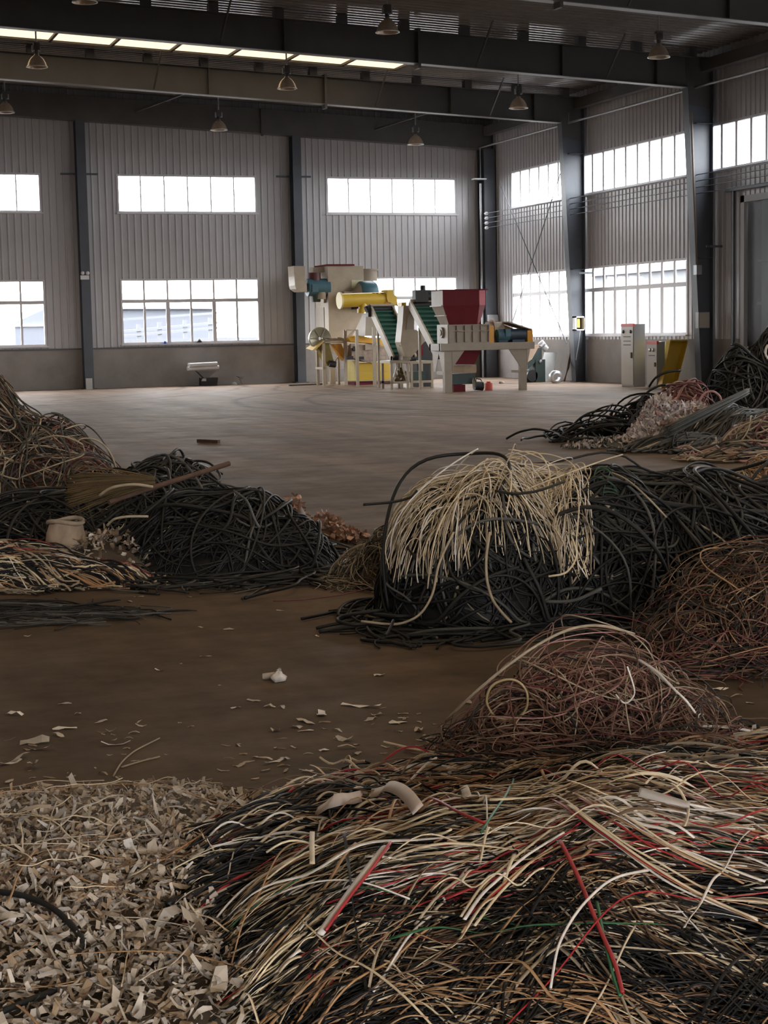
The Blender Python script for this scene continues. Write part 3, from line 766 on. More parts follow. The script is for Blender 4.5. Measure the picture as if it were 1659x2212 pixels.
for (x0, x1, lb, m) in ((940, 1030, 'pale green hose looping on the floor under the shredder', M_DKGREEN), (915, 940, 'tan cable end hanging under the shredder table', M_CARD)):
    pts = []
    for k in range(14):
        s = k/13; p = XZ(c2, x0+(x1-x0)*s, 1190-110*math.sin(math.pi*s)-20*math.sin(9*s), YM+0.1)
        pts.append((p[0], YM+0.1+0.1*math.sin(3*s), max(0.02, p[1])))
    MB().path(pts, 0.014).build('hose', m, None, lb, 'hose')

# --- inclined cleated conveyors climbing away from the viewer
def conveyor(cf, bl, tl, bw, Yb, Yt, m, label, postx, leg_y, stand_rect, Ys):
    """bl, tl: image corners (bottom left, top left) of the left rail; bw: belt width"""
    t = thing('inclined_conveyor', label, 'conveyor', (0, 0, 0))
    B = Vector(on_y(*cf(*bl), Yb)); T = Vector(on_y(*cf(*tl), Yt))
    xm = B.x
    B.x = T.x = xm
    t.location = (xm+bw/2, Yb, 0)
    d = (T-B); L = d.length; dn = d.normalized(); nrm = Vector((0, -dn.z, dn.y))   # up-facing normal
    W = bw
    def P(s, x, h): q = B+dn*(s*L)+nrm*h; return (xm+x, q.y, q.z)
    def slab(x0, x1, s0, s1, h0, h1):
        return [P(s0, x0, h0), P(s0, x1, h0), P(s0, x1, h1), P(s0, x0, h1)], [P(s1, x0, h0), P(s1, x1, h0), P(s1, x1, h1), P(s1, x0, h1)]
    MB().hexa(*slab(0.04, W-0.04, 0.0, 1.0, -0.02, 0.015)).build('belt', M_BELT, t)
    for k in range(1, 11):
        s = k/11
        MB().hexa(*slab(0.05, W-0.05, s-0.012, s+0.012, 0.015, 0.075)).build('cleat', M_BELT, t)
    for x in (0.0, W-0.05):
        MB().hexa(*slab(x, x+0.05, -0.02, 1.03, -0.10, 0.12)).build('side_rail', M_CREAM, t)
    mb = MB(); mb.cyl(P(1.0, 0.0, 0.0), P(1.0, W, 0.0), 0.09, n=16); mb.build('head_drum', M_BLACK, t)
    mb = MB(); mb.cyl(P(0.0, 0.0, 0.0), P(0.0, W, 0.0), 0.08, n=16); mb.build('tail_drum', M_BLACK, t)
    MB().hexa(*slab(0, W, 0.985, 1.02, 0.12, 0.15)).build('top_bar', M_CREAM, t)
    for x in (0.02, W-0.02):
        p = P(0.62, x, -0.1)
        MB().bar((p[0], p[1], 0.0), p, 0.055, 0.055).build('support_post', M_CREAM, t)
    b = MB(); p = P(0.35, W, -0.08); q2 = P(0.9, W, -0.08)
    b.bar((p[0], q2[1]-0.15, 0.1), q2, 0.045, 0.045); b.build('brace', M_CREAM, t)
    return t, P, W, B, T
cvA, PA, WA, BA, TA = conveyor(c1, (1410, 1370), (1110, 690), 0.66, 41.2, 42.85, None, 'inclined conveyor with green cleated belt beside the yellow separator', 0, 0, 0, 0)
# curved dark green guard on its right flank
def arc_guard(P, W, t):
    mb = MB()
    pts0 = [P(0.55, W-0.02, -0.1), P(0.98, W-0.02, -0.1), P(0.98, W-0.02, 0.1)]
    n = 10; a = []; b = []
    for k in range(n+1):
        s = 0.30+0.66*k/n; h = -0.10-0.34*math.sin(math.pi*k/n)
        a.append(P(s, W-0.01, -0.06)); b.append(P(s, W-0.01, h))
    vs = a+b; N = n+1
    vs2 = [(x+0.05, y, z) for x, y, z in vs]
    fs = [(i, i+1, N+i+1, N+i) for i in range(n)]
    mb.add(vs, fs); mb.add(vs2, [f[::-1] for f in fs])
    mb.add(b+[(x+0.05, y, z) for x, y, z in b], [(i, N+i, N+i+1, i+1) for i in range(n)])
    mb.build('belt_guard', M_DKGREEN, t)
arc_guard(PA, WA, cvA)
# frame at its foot
def low_frame(cf, x0, y0, x1, y1, Y, d, label, t=None, xbr=True):
    a = XZ(cf, x0, y1, Y); b = XZ(cf, x1, y0, Y)
    t = t or thing('steel_stand', label, 'stand', ((a[0]+b[0])/2, Y+d/2, 0))
    w = 0.06
    for x in (a[0], b[0]-w):
        for y in (Y, Y+d-w):
            MB().box(x, y, 0, x+w, y+w, b[1]).build('leg', M_CREAM, t)
    tp = MB(); tp.box(a[0]-0.02, Y-0.01, b[1]-0.07, b[0]+0.02, Y+d, b[1]); tp.build('top', M_CREAM, t)
    for y in (Y, Y+d-w): MB().box(a[0], y, 0.14, b[0], y+0.05, 0.20).build('lower_rail', M_CREAM, t)
    if xbr:
        xm = (a[0]+b[0])/2
        MB().bar((a[0]+w, Y+0.03, 0.2), (xm-0.05, Y+0.03, b[1]-0.07), 0.035, 0.035).build('brace', M_CREAM, t)
        MB().bar((b[0]-w, Y+0.03, 0.2), (xm+0.05, Y+0.03, b[1]-0.07), 0.035, 0.035).build('brace', M_CREAM, t)
    return t
low_frame(c1, 1402, 1392, 1652, 1770, 40.7, 0.75, 'cream braced steel stand at the foot of the left conveyor')
t2 = low_frame(c2, 240, 900, 480, 1195, 40.9, 0.8, 'low cream steel stand between the conveyor and the shredder', xbr=False)
stand(c2, 265, 1015, 410, 1125, 40.95, 0.5, 'crate', M_DKGREEN, 'dark green crate sitting inside the low cream stand', 'crate', z0=0.2)
mb = MB(); a = XZ(c1, 1560, 1560, 41.0)
for k in range(5): mb.cyl((a[0]-0.15+0.08*k, 41.0+0.06*k, 0.22+0.09*(k % 3)), (a[0]-0.1+0.07*k, 41.2, 0.34+0.08*(k % 3)), 0.07, n=10)
mb.build('gear_pump', mat('oily_brass', (0.16, 0.12, 0.06), 0.5, 0.3, 0.3, 12), None, 'oily pump unit between the legs of the braced stand', 'pump')

cvB, PB, WB, BB, TB = conveyor(c2, (512, 850), (235, 300), 0.80, 38.75, 40.55, None, 'inclined conveyor with green cleated belt behind the maroon hopper', 0, 0, 0, 0)
# drive unit on its head
mb = MB(); p = Vector(PB(1.0, 0.15, 0.1))
mb.cyl(p+Vector((0.0, 0, 0.12)), p+Vector((0.5, 0, 0.14)), 0.10, n=14); mb.box(p.x-0.05, p.y-0.12, p.z, p.x+0.3, p.y+0.12, p.z+0.3); mb.cyl(p+Vector((0.2, 0, 0.28)), p+Vector((0.2, 0, 0.42)), 0.07, n=12)
mb.box(p.x+0.35, p.y-0.05, p.z+0.22, p.x+0.8, p.y+0.05, p.z+0.30)
mb.build('drive_unit', M_BLACK, cvB)
mb = MB(); p = Vector(PA(1.0, 0.05, 0.0))
mb.cyl(p+Vector((-0.16, 0, -0.02)), p+Vector((0.0, 0, 0.05)), 0.10, n=12); mb.box(p.x-0.13, p.y-0.1, p.z-0.2, p.x-0.01, p.y+0.1, p.z+0.1)
mb.build('drive_unit', M_BLACK, cvA)
# hanging cable at the head of the left conveyor
pts = [Vector(PA(0.95, WA+0.02, 0.1))+Vector((0.25*math.sin(math.pi*k/10), -0.05, 0.1-0.5*math.sin(math.pi*k/20))) for k in range(11)]
MB().path(pts, 0.012).build('power_cable', M_BLACK, cvA)

# --- granulator tank between the conveyors
YG = 40.72
t = thing('granulator_tank', 'cream angular tank standing between the two conveyors', 'tank', (*on_y(*c2(200, 890), YG)[:2], 0))
mb = MB(); poly(mb, c2, [(160, 300), (250, 300), (275, 330), (275, 560), (390, 600), (390, 690), (250, 860), (175, 860), (128, 700), (150, 480)], YG, 0.42); mb.build('shell', M_CREAM, t)
mb = MB(); poly(mb, c2, [(240, 340), (275, 420), (275, 560), (190, 565), (205, 420)], YG-0.02, 0.03); mb.build('inspection_panel', M_CREAM2, t)
mb = MB(); boxf(mb, c2, 150, 850, 240, 893, YG+0.05, 0.32); mb.build('base', M_CREAM2, t)
mb = MB(); boxf(mb, c2, 110, 735, 165, 745, YG-0.1, 0.12); mb.build('bracket', M_CREAM, t)
mb = MB(); boxf(mb, c2, 140, 265, 190, 310, YG+0.1, 0.3); mb.build('inlet', M_YEL, t)
stand(c2, 305, 690, 470, 850, 41.9, 0.5, 'control_housing', M_BLACK, 'dark machine housing with a maroon front behind the second conveyor post', 'machine', z0=0.0)
mb = MB(); boxf(mb, c2, 315, 690, 372, 840, 41.88, 0.02); mb.build('guard_panel', M_RED, bpy.data.objects['control_housing'])

# --- dust collector tower
YS = 46.2
def collector():
    t = thing('dust_collector', 'tall beige dust collector tower behind the yellow screw tube', 'dust collector', (*on_y(*c1(780, 1000), YS)[:2], 0))
    a = XZ(c1, 548, 1060, YS); b = XZ(c1, 1022, 88, YS)
    d = 1.2
    MB().box(a[0], YS, 0.9, b[0], YS+d, b[1]).build('body', M_CREAM, t, bevel=0.01)
    MB().box(a[0]-0.02, YS-0.03, b[1], b[0]-0.28, YS+d, b[1]+0.045).build('top_flange', M_RED, t)
    mb = MB(); q = XZ(c1, 480, 1000, YS+0.4)
    mb.box(q[0], YS+0.4, 1.0, a[0], YS+d, XZ(c1, 500, 660, YS)[1]); mb.build('side_casing', M_CREAM2, t)
    for (x0, x1) in ((490, 522), (578, 632), (900, 945)):
        k = MB(); boxf(k, c1, x0, 1400, x1, 1715, YS+0.1, 0.14, 0.0); k.build('leg', M_CREAM, t)
    k = MB(); boxf(k, c1, 860, 285, 1010, 400, YS-0.015, 0.02); k.build('inspection_door', mat('pale_lime', (0.60, 0.58, 0.38), 0.5), t)
    k = MB(); boxf(k, c1, 330, 110, 560, 180, YS+0.3, 0.35); k.build('duct', M_CREAM2, t)
    k = MB(); p0 = on_y(*c1(1070, 160), YS+0.5); p1 = on_y(*c1(1080, 300), YS+0.5); k.cyl(p1, (p1[0], p1[1], p0[2]), 0.28, n=24); k.cyl((p1[0], p1[1], p0[2]), (p1[0], p1[1], p0[2]+0.05), 0.31, n=24)
    k.box(b[0], YS+0.3, p1[2]+0.2, p1[0], YS+0.6, p0[2]-0.1)
    k.build('cyclone_outlet', M_CREAM2, t)
    k = MB(); p0 = on_y(*c1(900, 470), YS-0.25); p1 = on_y(*c1(1050, 470), YS-0.25)
    k.lathe((p0[0]+0.1, YS-0.3, p0[2]-0.06), [(0.0, 0), (0.36, 0), (0.40, 0.05), (0.40, 0.45), (0.36, 0.5), (0, 0.5)], 24, 'x'); k.build('blower', M_TEAL, t)
    k = MB(); k.lathe((p0[0]-0.12, YS-0.3, p0[2]-0.06), [(0.1, 0), (0.34, 0.22)], 20, 'x'); k.box(p0[0]-0.35, YS-0.35, p0[2]-0.3, p0[0]+0.1, YS, p0[2]+0.05); k.build('blower_cone', M_CREAM2, t)
    k = MB(); boxf(k, c1, 900, 600, 960, 690, YS-0.3, 0.3); k.build('blower_motor', M_BLACK, t)
    # fan group hanging at the left
    k = MB()
    poly(k, c1, [(60, 92), (215, 95), (215, 300), (238, 340), (245, 450), (150, 448), (95, 410), (78, 360)], YS-0.1, 0.6); k.build('filter_bag', M_CREAM, t)
    p0 = on_y(*c1(245, 390), YS+0.2); p1 = on_y(*c1(540, 390), YS+0.2)
    k = MB(); k.cyl(p0, (p1[0], p0[1], p0[2]), 0.25, n=24); boxf(k, c1, 235, 332, 545, 340, YS, 0.4); boxf(k, c1, 318, 345, 400, 450, YS-0.08, 0.3); k.build('fan_housing', M_TEAL, t)
    p0 = on_y(*c1(352, 320), YS+0.2); p1 = on_y(*c1(352, 185), YS+0.2)
    k = MB(); k.cyl(p0, (p0[0], p0[1], p1[2]), 0.17, n=20); k.build('fan_motor', mat('dark_maroon', (0.09, 0.025, 0.03), 0.5), t)
    p0 = on_y(*c1(368, 450), YS+0.2); p1 = on_y(*c1(368, 590), YS+0.2)
    k = MB(); k.cyl(p0, (p0[0], p0[1], p1[2]), 0.16, 0.12, n=20); k.build('fan_cone', M_DKGREEN, t)
    p0 = on_y(*c1(440, 455), YS+0.1); p1 = on_y(*c1(440, 550), YS+0.1)
    k = MB(); k.cyl(p0, (p0[0], p0[1], p1[2]), 0.13, n=20); boxf(k, c1, 475, 440, 560, 600, YS+0.2, 0.3); k.build('pipe_stub', M_CREAM, t)
collector()

# --- yellow screw tube and separator
YP = 44.6
t = thing('screw_tube', 'yellow screw conveyor tube running level above the separator', 'screw conveyor', (*on_y(*c1(1050, 560), YP)[:2], 2))
p0 = Vector(on_y(*c1(700, 570), YP)); p1 = Vector(on_y(*c1(1400, 545), YP+0.1))
r = 0.19
MB().cyl(p0, p1, r, n=28).build('tube', M_YEL, t)
MB().cyl(p0-(p1-p0).normalized()*0.03, p0+(p1-p0).normalized()*0.02, r*1.22, n=28).build('end_flange', mat('pale_yellow', (0.72, 0.62, 0.30), 0.5), t)
mb = MB(); poly(mb, c1, [(1350, 420), (1430, 418), (1432, 480), (1480, 510), (1495, 640), (1440, 640), (1400, 600), (1360, 590), (1345, 540)], YP-0.15, 0.5); mb.build('end_box', M_YEL, t)
mb = MB(); mb.cyl(on_y(*c1(1350, 605), YP-0.12), on_y(*c1(1350, 605), YP+0.1), 0.05, n=12); mb.build('grease_cap', M_ORA, t)
a = on_y(*c1(1010, 600), YP); b = on_y(*c1(1003, 740), YP)
mb = MB(); mb.cyl(a, (a[0], a[1], b[2]), 0.12, n=18); mb.cyl((a[0]-0.02, a[1], b[2]), (a[0]-0.02, a[1], b[2]+0.12), 0.14, n=18); mb.build('drop_pipe', M_YEL, t)
mb = MB()
for x in (1160, 1205, 1275): mb.cyl(on_y(*c1(x, 490), YP), on_y(*c1(x, 465), YP), 0.05, n=10)
mb.build('lifting_lug', M_RED, t)

YT = 44.9
t = thing('separator_table', 'yellow separator with beige cone under the screw tube', 'separator', (*on_y(*c1(1100, 1690), YT)[:2], 0))
q = [XZ(c1, x, y, YT) for x, y in ((985, 745), (1060, 745), (1200, 1060), (925, 1060))]
mb = MB()
ty, by = (YT-0.45, YT-0.2), (YT-0.75, YT+0.35)
mb.hexa([(q[3][0], by[0], q[3][1]), (q[2][0], by[0], q[2][1]), (q[2][0], by[1], q[2][1]), (q[3][0], by[1], q[3][1])],
        [(q[0][0], ty[0], q[0][1]), (q[1][0], ty[0], q[1][1]), (q[1][0], ty[1], q[1][1]), (q[0][0], ty[1], q[0][1])]); mb.build('feed_cone', M_CREAM2, t)
mb = MB(); poly(mb, c1, [(820, 1095), (950, 1050), (1310, 1110), (1310, 1195), (1160, 1160), (850, 1135)], YT-0.3, 0.7); mb.build('deck', mat('amber_paint', (0.75, 0.40, 0.03), 0.45, 0, 0.1, 3), t)
mb = MB(); poly(mb, c1, [(860, 1190), (940, 1170), (1320, 1215), (1360, 1400), (1100, 1420), (860, 1360)], YT-0.15, 0.6); mb.build('sieve_box', mat('dusty_mauve', (0.36, 0.27, 0.22), 0.8, 0, 0.3, 9), t)
mb = MB(); boxf(mb, c1, 955, 1415, 1410, 1680, YT, 0.8); mb.build('lower_housing', M_YEL, t)
mb = MB(); a = XZ(c1, 955, 1680, YT); b = XZ(c1, 812, 1400, YT+0.55)
mb.hexa([(a[0], YT, a[1]), (b[0], YT+0.35, a[1]), (b[0], YT+0.8, a[1]), (a[0], YT+0.8, a[1])], [(a[0], YT, b[1]), (b[0], YT+0.35, b[1]), (b[0], YT+0.8, b[1]), (a[0], YT+0.8, b[1])])
mb.build('lower_housing_end', mat('light_yellow', (0.74, 0.60, 0.20), 0.45, 0, 0.08, 3), t)
mb = MB(); boxf(mb, c1, 900, 1682, 1420, 1725, YT-0.02, 0.84, 0.0); mb.build('base_skid', M_RED, t)
mb = MB(); boxf(mb, c1, 850, 1660, 1420, 1684, YT-0.04, 0.03); mb.build('skid_lip', M_CREAM2, t)
for k, (x, y, ww, hh, mm) in enumerate(((1045, 1175, 130, 75, M_CREAM), (850, 1165, 110, 60, M_CREAM), (880, 1200, 60, 60, M_BLACK), (960, 1340, 70, 45, M_BLACK), (800, 1335, 80, 50, M_BLACK), (1230, 1340, 90, 40, M_CREAM))):
    mb = MB(); boxf(mb, c1, x, y, x+ww, y+hh, YT-0.2-0.02*k, 0.12); mb.build('debris_bag' if k > 1 else 'side_plate', mm, t)

YFm = 43.7
t = thing('gantry_frame', 'cream post and beam frame in front of the yellow separator', 'frame', (*on_y(*c1(1000, 1740), YFm)[:2], 0))
for (x0, x1, y0) in ((930, 952, 970), (1163, 1190, 930)):
    mb = MB(); boxf(mb, c1, x0, y0, x1, 1745, YFm, 0.06, 0.0); mb.build('post', M_CREAM, t)
for (x0, y0, x1, y1) in ((780, 968, 950, 985), (940, 1545, 1400, 1562), (1165, 1165, 1330, 1178)):
    mb = MB(); boxf(mb, c1, x0, y0, x1, y1, YFm+0.01, 0.05); mb.build('beam', M_CREAM, t)
for qa, qb in (((1170, 1200), (1255, 1085)), ((790, 1080), (890, 985))): MB().bar(on_y(*c1(*qa), YFm), on_y(*c1(*qb), YFm), 0.03, 0.03).build('brace', M_CREAM, t)

# --- sample stand with pulley and two chutes
YR = 44.9
t = thing('chute_stand', 'cream stand holding a pulley wheel and two yellow chutes', 'stand', (*on_y(*c1(580, 1740), YR)[:2], 0))
for (x0, x1, y0, Y) in ((468, 492, 1120, YR), (768, 792, 975, YR), (386, 408, 1240, YR+0.7), (676, 694, 1340, YR+0.7)):
    mb = MB(); boxf(mb, c1, x0, y0, x1, 1750, Y, 0.06, 0.0); mb.build('post', M_CREAM, t)
for (x0, y0, x1, y1) in ((466, 1132, 790, 1158), (470, 1495, 790, 1513)):
    mb = MB(); boxf(mb, c1, x0, y0, x1, y1, YR, 0.05); mb.build('beam', M_CREAM, t)
mb = MB(); a = XZ(c1, 470, 1505, YR)
mb.box(a[0], YR, a[1]-0.03, a[0]+0.05, YR+0.75, a[1]+0.03); b = XZ(c1, 470, 1145, YR); mb.box(a[0], YR, b[1]-0.03, a[0]+0.05, YR+0.75, b[1]+0.03); mb.box(a[0], YR+0.1, b[1]-0.02, XZ(c1, 780, 1145, YR)[0], YR+0.6, b[1]+0.0)
mb.build('side_beam', M_CREAM, t)
mb = MB(); boxf(mb, c1, 665, 1075, 722, 1095, YR+0.2, 0.2); boxf(mb, c1, 500, 1085, 790, 1130, YR+0.15, 0.3); mb.build('bearing_block', M_CARD, t)
c = on_y(*c1(422, 1092), YR+0.2)
mb = MB(); mb.lathe((c[0], c[1], c[2]), [(0.05, -0.02), (0.25, -0.02), (0.30, -0.05), (0.315, -0.05), (0.315, 0.09), (0.30, 0.09), (0.25, 0.06), (0.05, 0.06)], 32, 'y')
for k in range(6):
    an = math.pi*k/3; mb.bar((c[0]+0.05*math.cos(an), c[1]-0.03, c[2]+0.05*math.sin(an)), (c[0]+0.28*math.cos(an), c[1]-0.03, c[2]+0.28*math.sin(an)), 0.03, 0.04, (0, 1, 0))
mb.build('pulley', mat('pulley_metal', (0.34, 0.32, 0.24), 0.35, 0.4), t)
mb = MB(); a, b = on_y(*c1(300, 1240), YR), on_y(*c1(465, 1125), YR)
mb.hexa([(a[0], YR-0.1, a[2]-0.03), (a[0]+0.1, YR-0.1, a[2]-0.03), (a[0]+0.1, YR+0.5, a[2]+0.02), (a[0], YR+0.5, a[2]+0.02)], [(b[0]-0.05, YR-0.1, b[2]-0.02), (b[0]+0.02, YR-0.1, b[2]), (b[0]+0.02, YR+0.5, b[2]), (b[0]-0.05, YR+0.5, b[2]+0.0)])
mb.build('tilted_tray', mat('tan_yellow', (0.62, 0.42, 0.14), 0.5), t)
def chute(pts, m, name):
    mb = MB(); poly(mb, c1, pts, YR+0.12, 0.32); mb.build(name, m, t)
chute([(380, 1180), (545, 1160), (620, 1430), (600, 1475), (530, 1470), (490, 1400)], mat('dark_olive_yellow', (0.20, 0.15, 0.03), 0.4, 0, 0.2, 6), 'chute')
chute([(610, 1170), (720, 1165), (800, 1380), (770, 1400), (700, 1320)], M_ORA, 'chute')
mb = MB(); mb.cyl(on_y(*c1(545, 1440), YR+0.1), on_y(*c1(635, 1450), YR+0.1), 0.09, n=16); mb.build('motor', M_BLACK, t)
mb = MB(); mb.bar(on_y(*c1(620, 1420), YR+0.5), on_y(*c1(685, 1325), YR+0.5), 0.04, 0.03); mb.build('strut', M_CREAM, t)
a, b = on_floor(*c1(0, 1748)), on_floor(*c1(470, 1728))
MB().bar((a[0], a[1], 0.02), (b[0], b[1], 0.02), 0.06, 0.035).build('flat_bar', M_BLACK, None, 'dark flat bar lying on the floor beside the chute stand', 'bar')

# ------------------------------------------------------------------ right of the shredder
c3 = lambda x, y: (1140+x/16.59, 720+y/16.59)
Yk = 42.75
t = thing('small_crusher', 'dark green small crusher standing near the right wall', 'crusher', (*on_floor(1165, 826)[:2], 0))
mb = MB(); boxf(mb, c3, 285, 930, 630, 1770, Yk, 0.45, 0.0); mb.build('body', M_DKGREEN, t, bevel=0.01)
mb = MB(); poly(mb, c3, [(370, 530), (505, 520), (505, 930), (290, 930), (130, 960)], Yk+0.05, 0.35); mb.build('throat', M_DKGREEN, t)
mb = MB(); poly(mb, c3, [(0, 1040), (130, 945), (300, 930), (290, 1020), (40, 1250), (0, 1290)], Yk+0.02, 0.38); mb.build('outfeed', M_DKGREEN, t)
mb = MB(); p = on_y(*c3(90, 1520), Yk+0.15); mb.cyl((p[0], Yk, p[2]), (p[0], Yk+0.3, p[2]), 0.16, n=20); mb.build('drive_motor', M_BLACK, t)
mb = MB(); boxf(mb, c3, -80, 1560, 300, 1790, Yk+0.05, 0.3, 0.0); mb.build('skid', M_BLACK, t)
mb = MB(); p = on_y(*c3(455, 1010), Yk-0.03); mb.lathe((p[0], p[1], p[2]), [(0, -0.02), (0.05, -0.02), (0.05, 0.02)], 10, 'y'); mb.build('latch', M_GALV, t)
mb = MB(); poly(mb, c3, [(230, 440), (440, 390), (350, 560), (130, 930), (10, 1030), (-200, 1030), (-120, 760)], Yk-0.015, 0.03); mb.build('cardboard_sheet', mat('tan_card', (0.55, 0.40, 0.30), 0.85, 0, 0.12, 5), None, 'tan cardboard sheet leaning on the dark green crusher', 'cardboard')
mb = MB()
mb.path([on_y(*c3(x, y), Yk+0.2) for x, y in ((440, 480), (470, 400), (520, 330), (560, 420), (580, 470), (630, 540), (670, 580))], 0.085, 10)
mb.build('white_bag', M_WHITE, None, 'crumpled white bag on top of the dark green crusher', 'bag')
mb = MB(); a = XZ(c3, 640, 1700, 43.3); b = XZ(c3, 940, 690, 43.3)
p0, p1, p2, p3 = on_y(*c3(640, 1730), 43.1), on_y(*c3(770, 1560), 43.1), on_y(*c3(945, 690), 43.9), on_y(*c3(500, 680), 43.9)
mb.hexa([(p0[0]-0.25, 43.05, 0), (p1[0]+0.05, 43.05, 0), (p2[0], 43.7, p2[2]), (p3[0], 43.7, p3[2])], [(p0[0]-0.25, 43.1, 0), (p1[0]+0.05, 43.1, 0), (p2[0], 43.75, p2[2]), (p3[0], 43.75, p3[2])])
mb.build('leaning_board', M_GREYL, None, 'pale grey board leaning behind the dark green crusher', 'board')
mb = MB(); p = on_floor(*c3(1000, 1790))
mb.lathe((p[0], p[1], 0.17), [(0.10, -0.09), (0.17, -0.09), (0.175, 0), (0.17, 0.09), (0.10, 0.09), (0.09, 0), (0.10, -0.09)], 24, 'y'); mb.build('foil_roll', M_SILVER, None, 'silver foil roll on the floor by the right wall', 'roll')
mb = MB(); a = on_floor(*c3(1310, 1745)); b = on_y(*c3(1545, 700), 42.35); c = on_y(*c3(1530, 300), 42.4)
mb.path([(a[0], a[1], 0.03), ((a[0]+b[0])/2+0.02, (a[1]+b[1])/2, b[2]/2), tuple(b), tuple(c)], 0.032, 8); mb.build('dark_pole', M_BROWNROD, None, 'dark bent pole leaning on the second steel column', 'pole')
mb = MB(); q = on_floor(*c2(1225, 1150)); mb.lathe((q[0], q[1], 0), [(0, 0), (0.07, 0), (0.08, 0.04), (0.04, 0.07), (0, 0.075)], 8); mb.build('rubble_lump', M_CARD, None, 'small dark lump on the floor right of the shredder', 'debris')

# cabinets, yellow trough
def cabinet(u_far, u_near, u_side, v_top, v_bot, label, big):
    """door faces the hall (-X); the near side wall faces the viewer"""
    c = on_floor(u_near, v_bot)
    X, Y = c[0], c[1]
    h = on_y(u_near, v_top, Y)[2]
    def y_at(u):                       # where the door plane is met in column u
        d = ray(u, v_bot); return d[1]/d[0]*X
    wd = y_at(u_far)-Y
    dp = on_y(u_side, v_bot, Y)[0]-X
    t = thing('control_cabinet', label, 'cabinet', (X+dp/2, Y+wd/2, 0))
    MB().box(X+0.02, Y, 0, X+dp, Y+wd, h).build('body', M_CABS if big else mat('cabinet_green_grey', (0.30, 0.31, 0.25), 0.4), t, bevel=0.005)
    dr = MB().box(X, Y+0.01, 0.05, X+0.02, Y+wd-0.01, h-0.07).build('door', M_CABG, t)
    MB().box(X-0.006, Y-0.004, h-0.065, X+0.05, Y+wd, h+0.012).build('top_trim', M_REDT, t)
    for k in ((0.2, 0.8) if big else (0.35, 0.65)):
        y = Y+wd*k
        MB().lathe((X-0.012, y, h*(0.88 if big else 0.82)), [(0, -0.01), (0.04, -0.01), (0.045, 0.012)], 16, 'x').build('gauge', M_BLACK if big else M_GALV, dr)
    for z in ((0.80, 0.73, 0.67) if big else (0.70,)):
        MB().box(X-0.006, Y+wd*0.2, h*z-0.012, X, Y+wd*0.8, h*z+0.012).build('label_strip', M_BLACK, dr)
    MB().box(X-0.025, Y+0.06, h*0.46, X, Y+0.11, h*0.55).build('handle', M_BLACK, dr)
    return t
cabinet(1342, 1368, 1394, 700, 836, 'tall grey control cabinet with red top trim by the right wall', True)
cabinet(1397, 1419, 1436, 738, 838, 'shorter green grey control cabinet between the tall cabinet and yellow trough', False)
t = thing('yellow_trough', 'yellow steel trough leaning against the right wall', 'trough', (*on_floor(1440, 838)[:2], 0))
Yt = 36.15
A = [on_y(1420, 842, Yt), on_y(1450, 842, Yt), on_y(1476, 737, Yt+0.35), on_y(1439, 737, Yt+0.35)]
A[0][2] = A[1][2] = 0
off = Vector((0.02, 0.05, 0))
def quad(mb, p, q, th=0.02):
    pass
mb = MB(); mb.hexa([A[0], A[1], A[2], A[3]], [Vector(p)+off for p in A]); mb.build('back', M_YEL, t)
for i, (p, q) in enumerate(((A[0], A[3]), (A[1], A[2]))):
    fwd = Vector((0.02, -0.16, 0.0))
    p, q = Vector(p), Vector(q); dx = Vector((0.025, 0, 0))
    MB().hexa([p, p+dx, q+dx, q], [p+fwd, p+dx+fwd, q+dx+fwd, q+fwd]).build('side_wall', M_YEL, t)
p, q = Vector(A[3]), Vector(A[2])
MB().hexa([p, q, q+Vector((0, 0, 0.03)), p+Vector((0, 0, 0.03))], [p+fwd, q+fwd, q+fwd+Vector((0, 0, 0.03)), p+fwd+Vector((0, 0, 0.03))]).build('end_wall', M_YEL, t)

# boxes and lines on the columns
t = thing('wall_phone_box', 'white open box with a yellow handset on the second column', 'box', on_y(1251, 715, 41.9))
a = on_y(1240.5, 714, 41.83); b = on_y(1261, 683, 41.83)
k = MB(); k.box(a[0], 41.94, a[2], b[0], 41.96, b[2]).build('back_panel', M_BLACK, t)
k = MB(); k.box(a[0], 41.78, a[2], a[0]+0.05, 41.95, b[2]).box(b[0]-0.015, 41.78, a[2], b[0], 41.95, b[2]).box(a[0], 41.78, a[2], b[0], 41.95, a[2]+0.03).box(a[0], 41.78, b[2]-0.04, b[0], 41.95, b[2]); k.build('case', M_WHITE, t)
k = MB(); k.box(a[0]+0.09, 41.83, a[2]+0.08, a[0]+0.17, 41.94, b[2]-0.07); k.build('handset', M_YEL, t)
MB().path([on_y(u, v, 41.85) for u, v in ((1253, 714), (1251, 735), (1247, 760), (1244, 778))], 0.012).build('cable', M_GALV, t)
t = thing('junction_box', 'grey junction box on the column beside the dark door', 'box', on_y(1520, 710, 35.2))
a = on_y(1508, 709, 35.1); b = on_y(1532, 674, 35.1)
MB().box(a[0], 35.08, a[2], b[0], 35.22, b[2]).build('case', mat('box_grey', (0.30, 0.30, 0.31), 0.4), t)
MB().box(a[0]+0.02, 35.07, a[2]+0.02, b[0]-0.02, 35.08, b[2]-0.02).build('lid', M_CABG, t)
a = on_y(1074, 700, YB-0.8); b = on_y(1096, 690, YB-0.8)
MB().box(20.45, YB-0.78, 1.72, 20.75, YB-0.62, 1.92).build('corner_box', mat('box_grey2', (0.30, 0.30, 0.31), 0.4), None, 'small grey box low on the corner column', 'box')
t = thing('emergency_light', 'white twin head emergency light on the left back column', 'light', on_y(184, 604, YB-0.5))
Ye = YB-0.47
a = on_y(174, 604, Ye); b = on_y(192, 595, Ye)
MB().box(a[0], Ye-0.04, a[2], b[0], Ye+0.03, b[2]).build('case', M_WHITE, t)
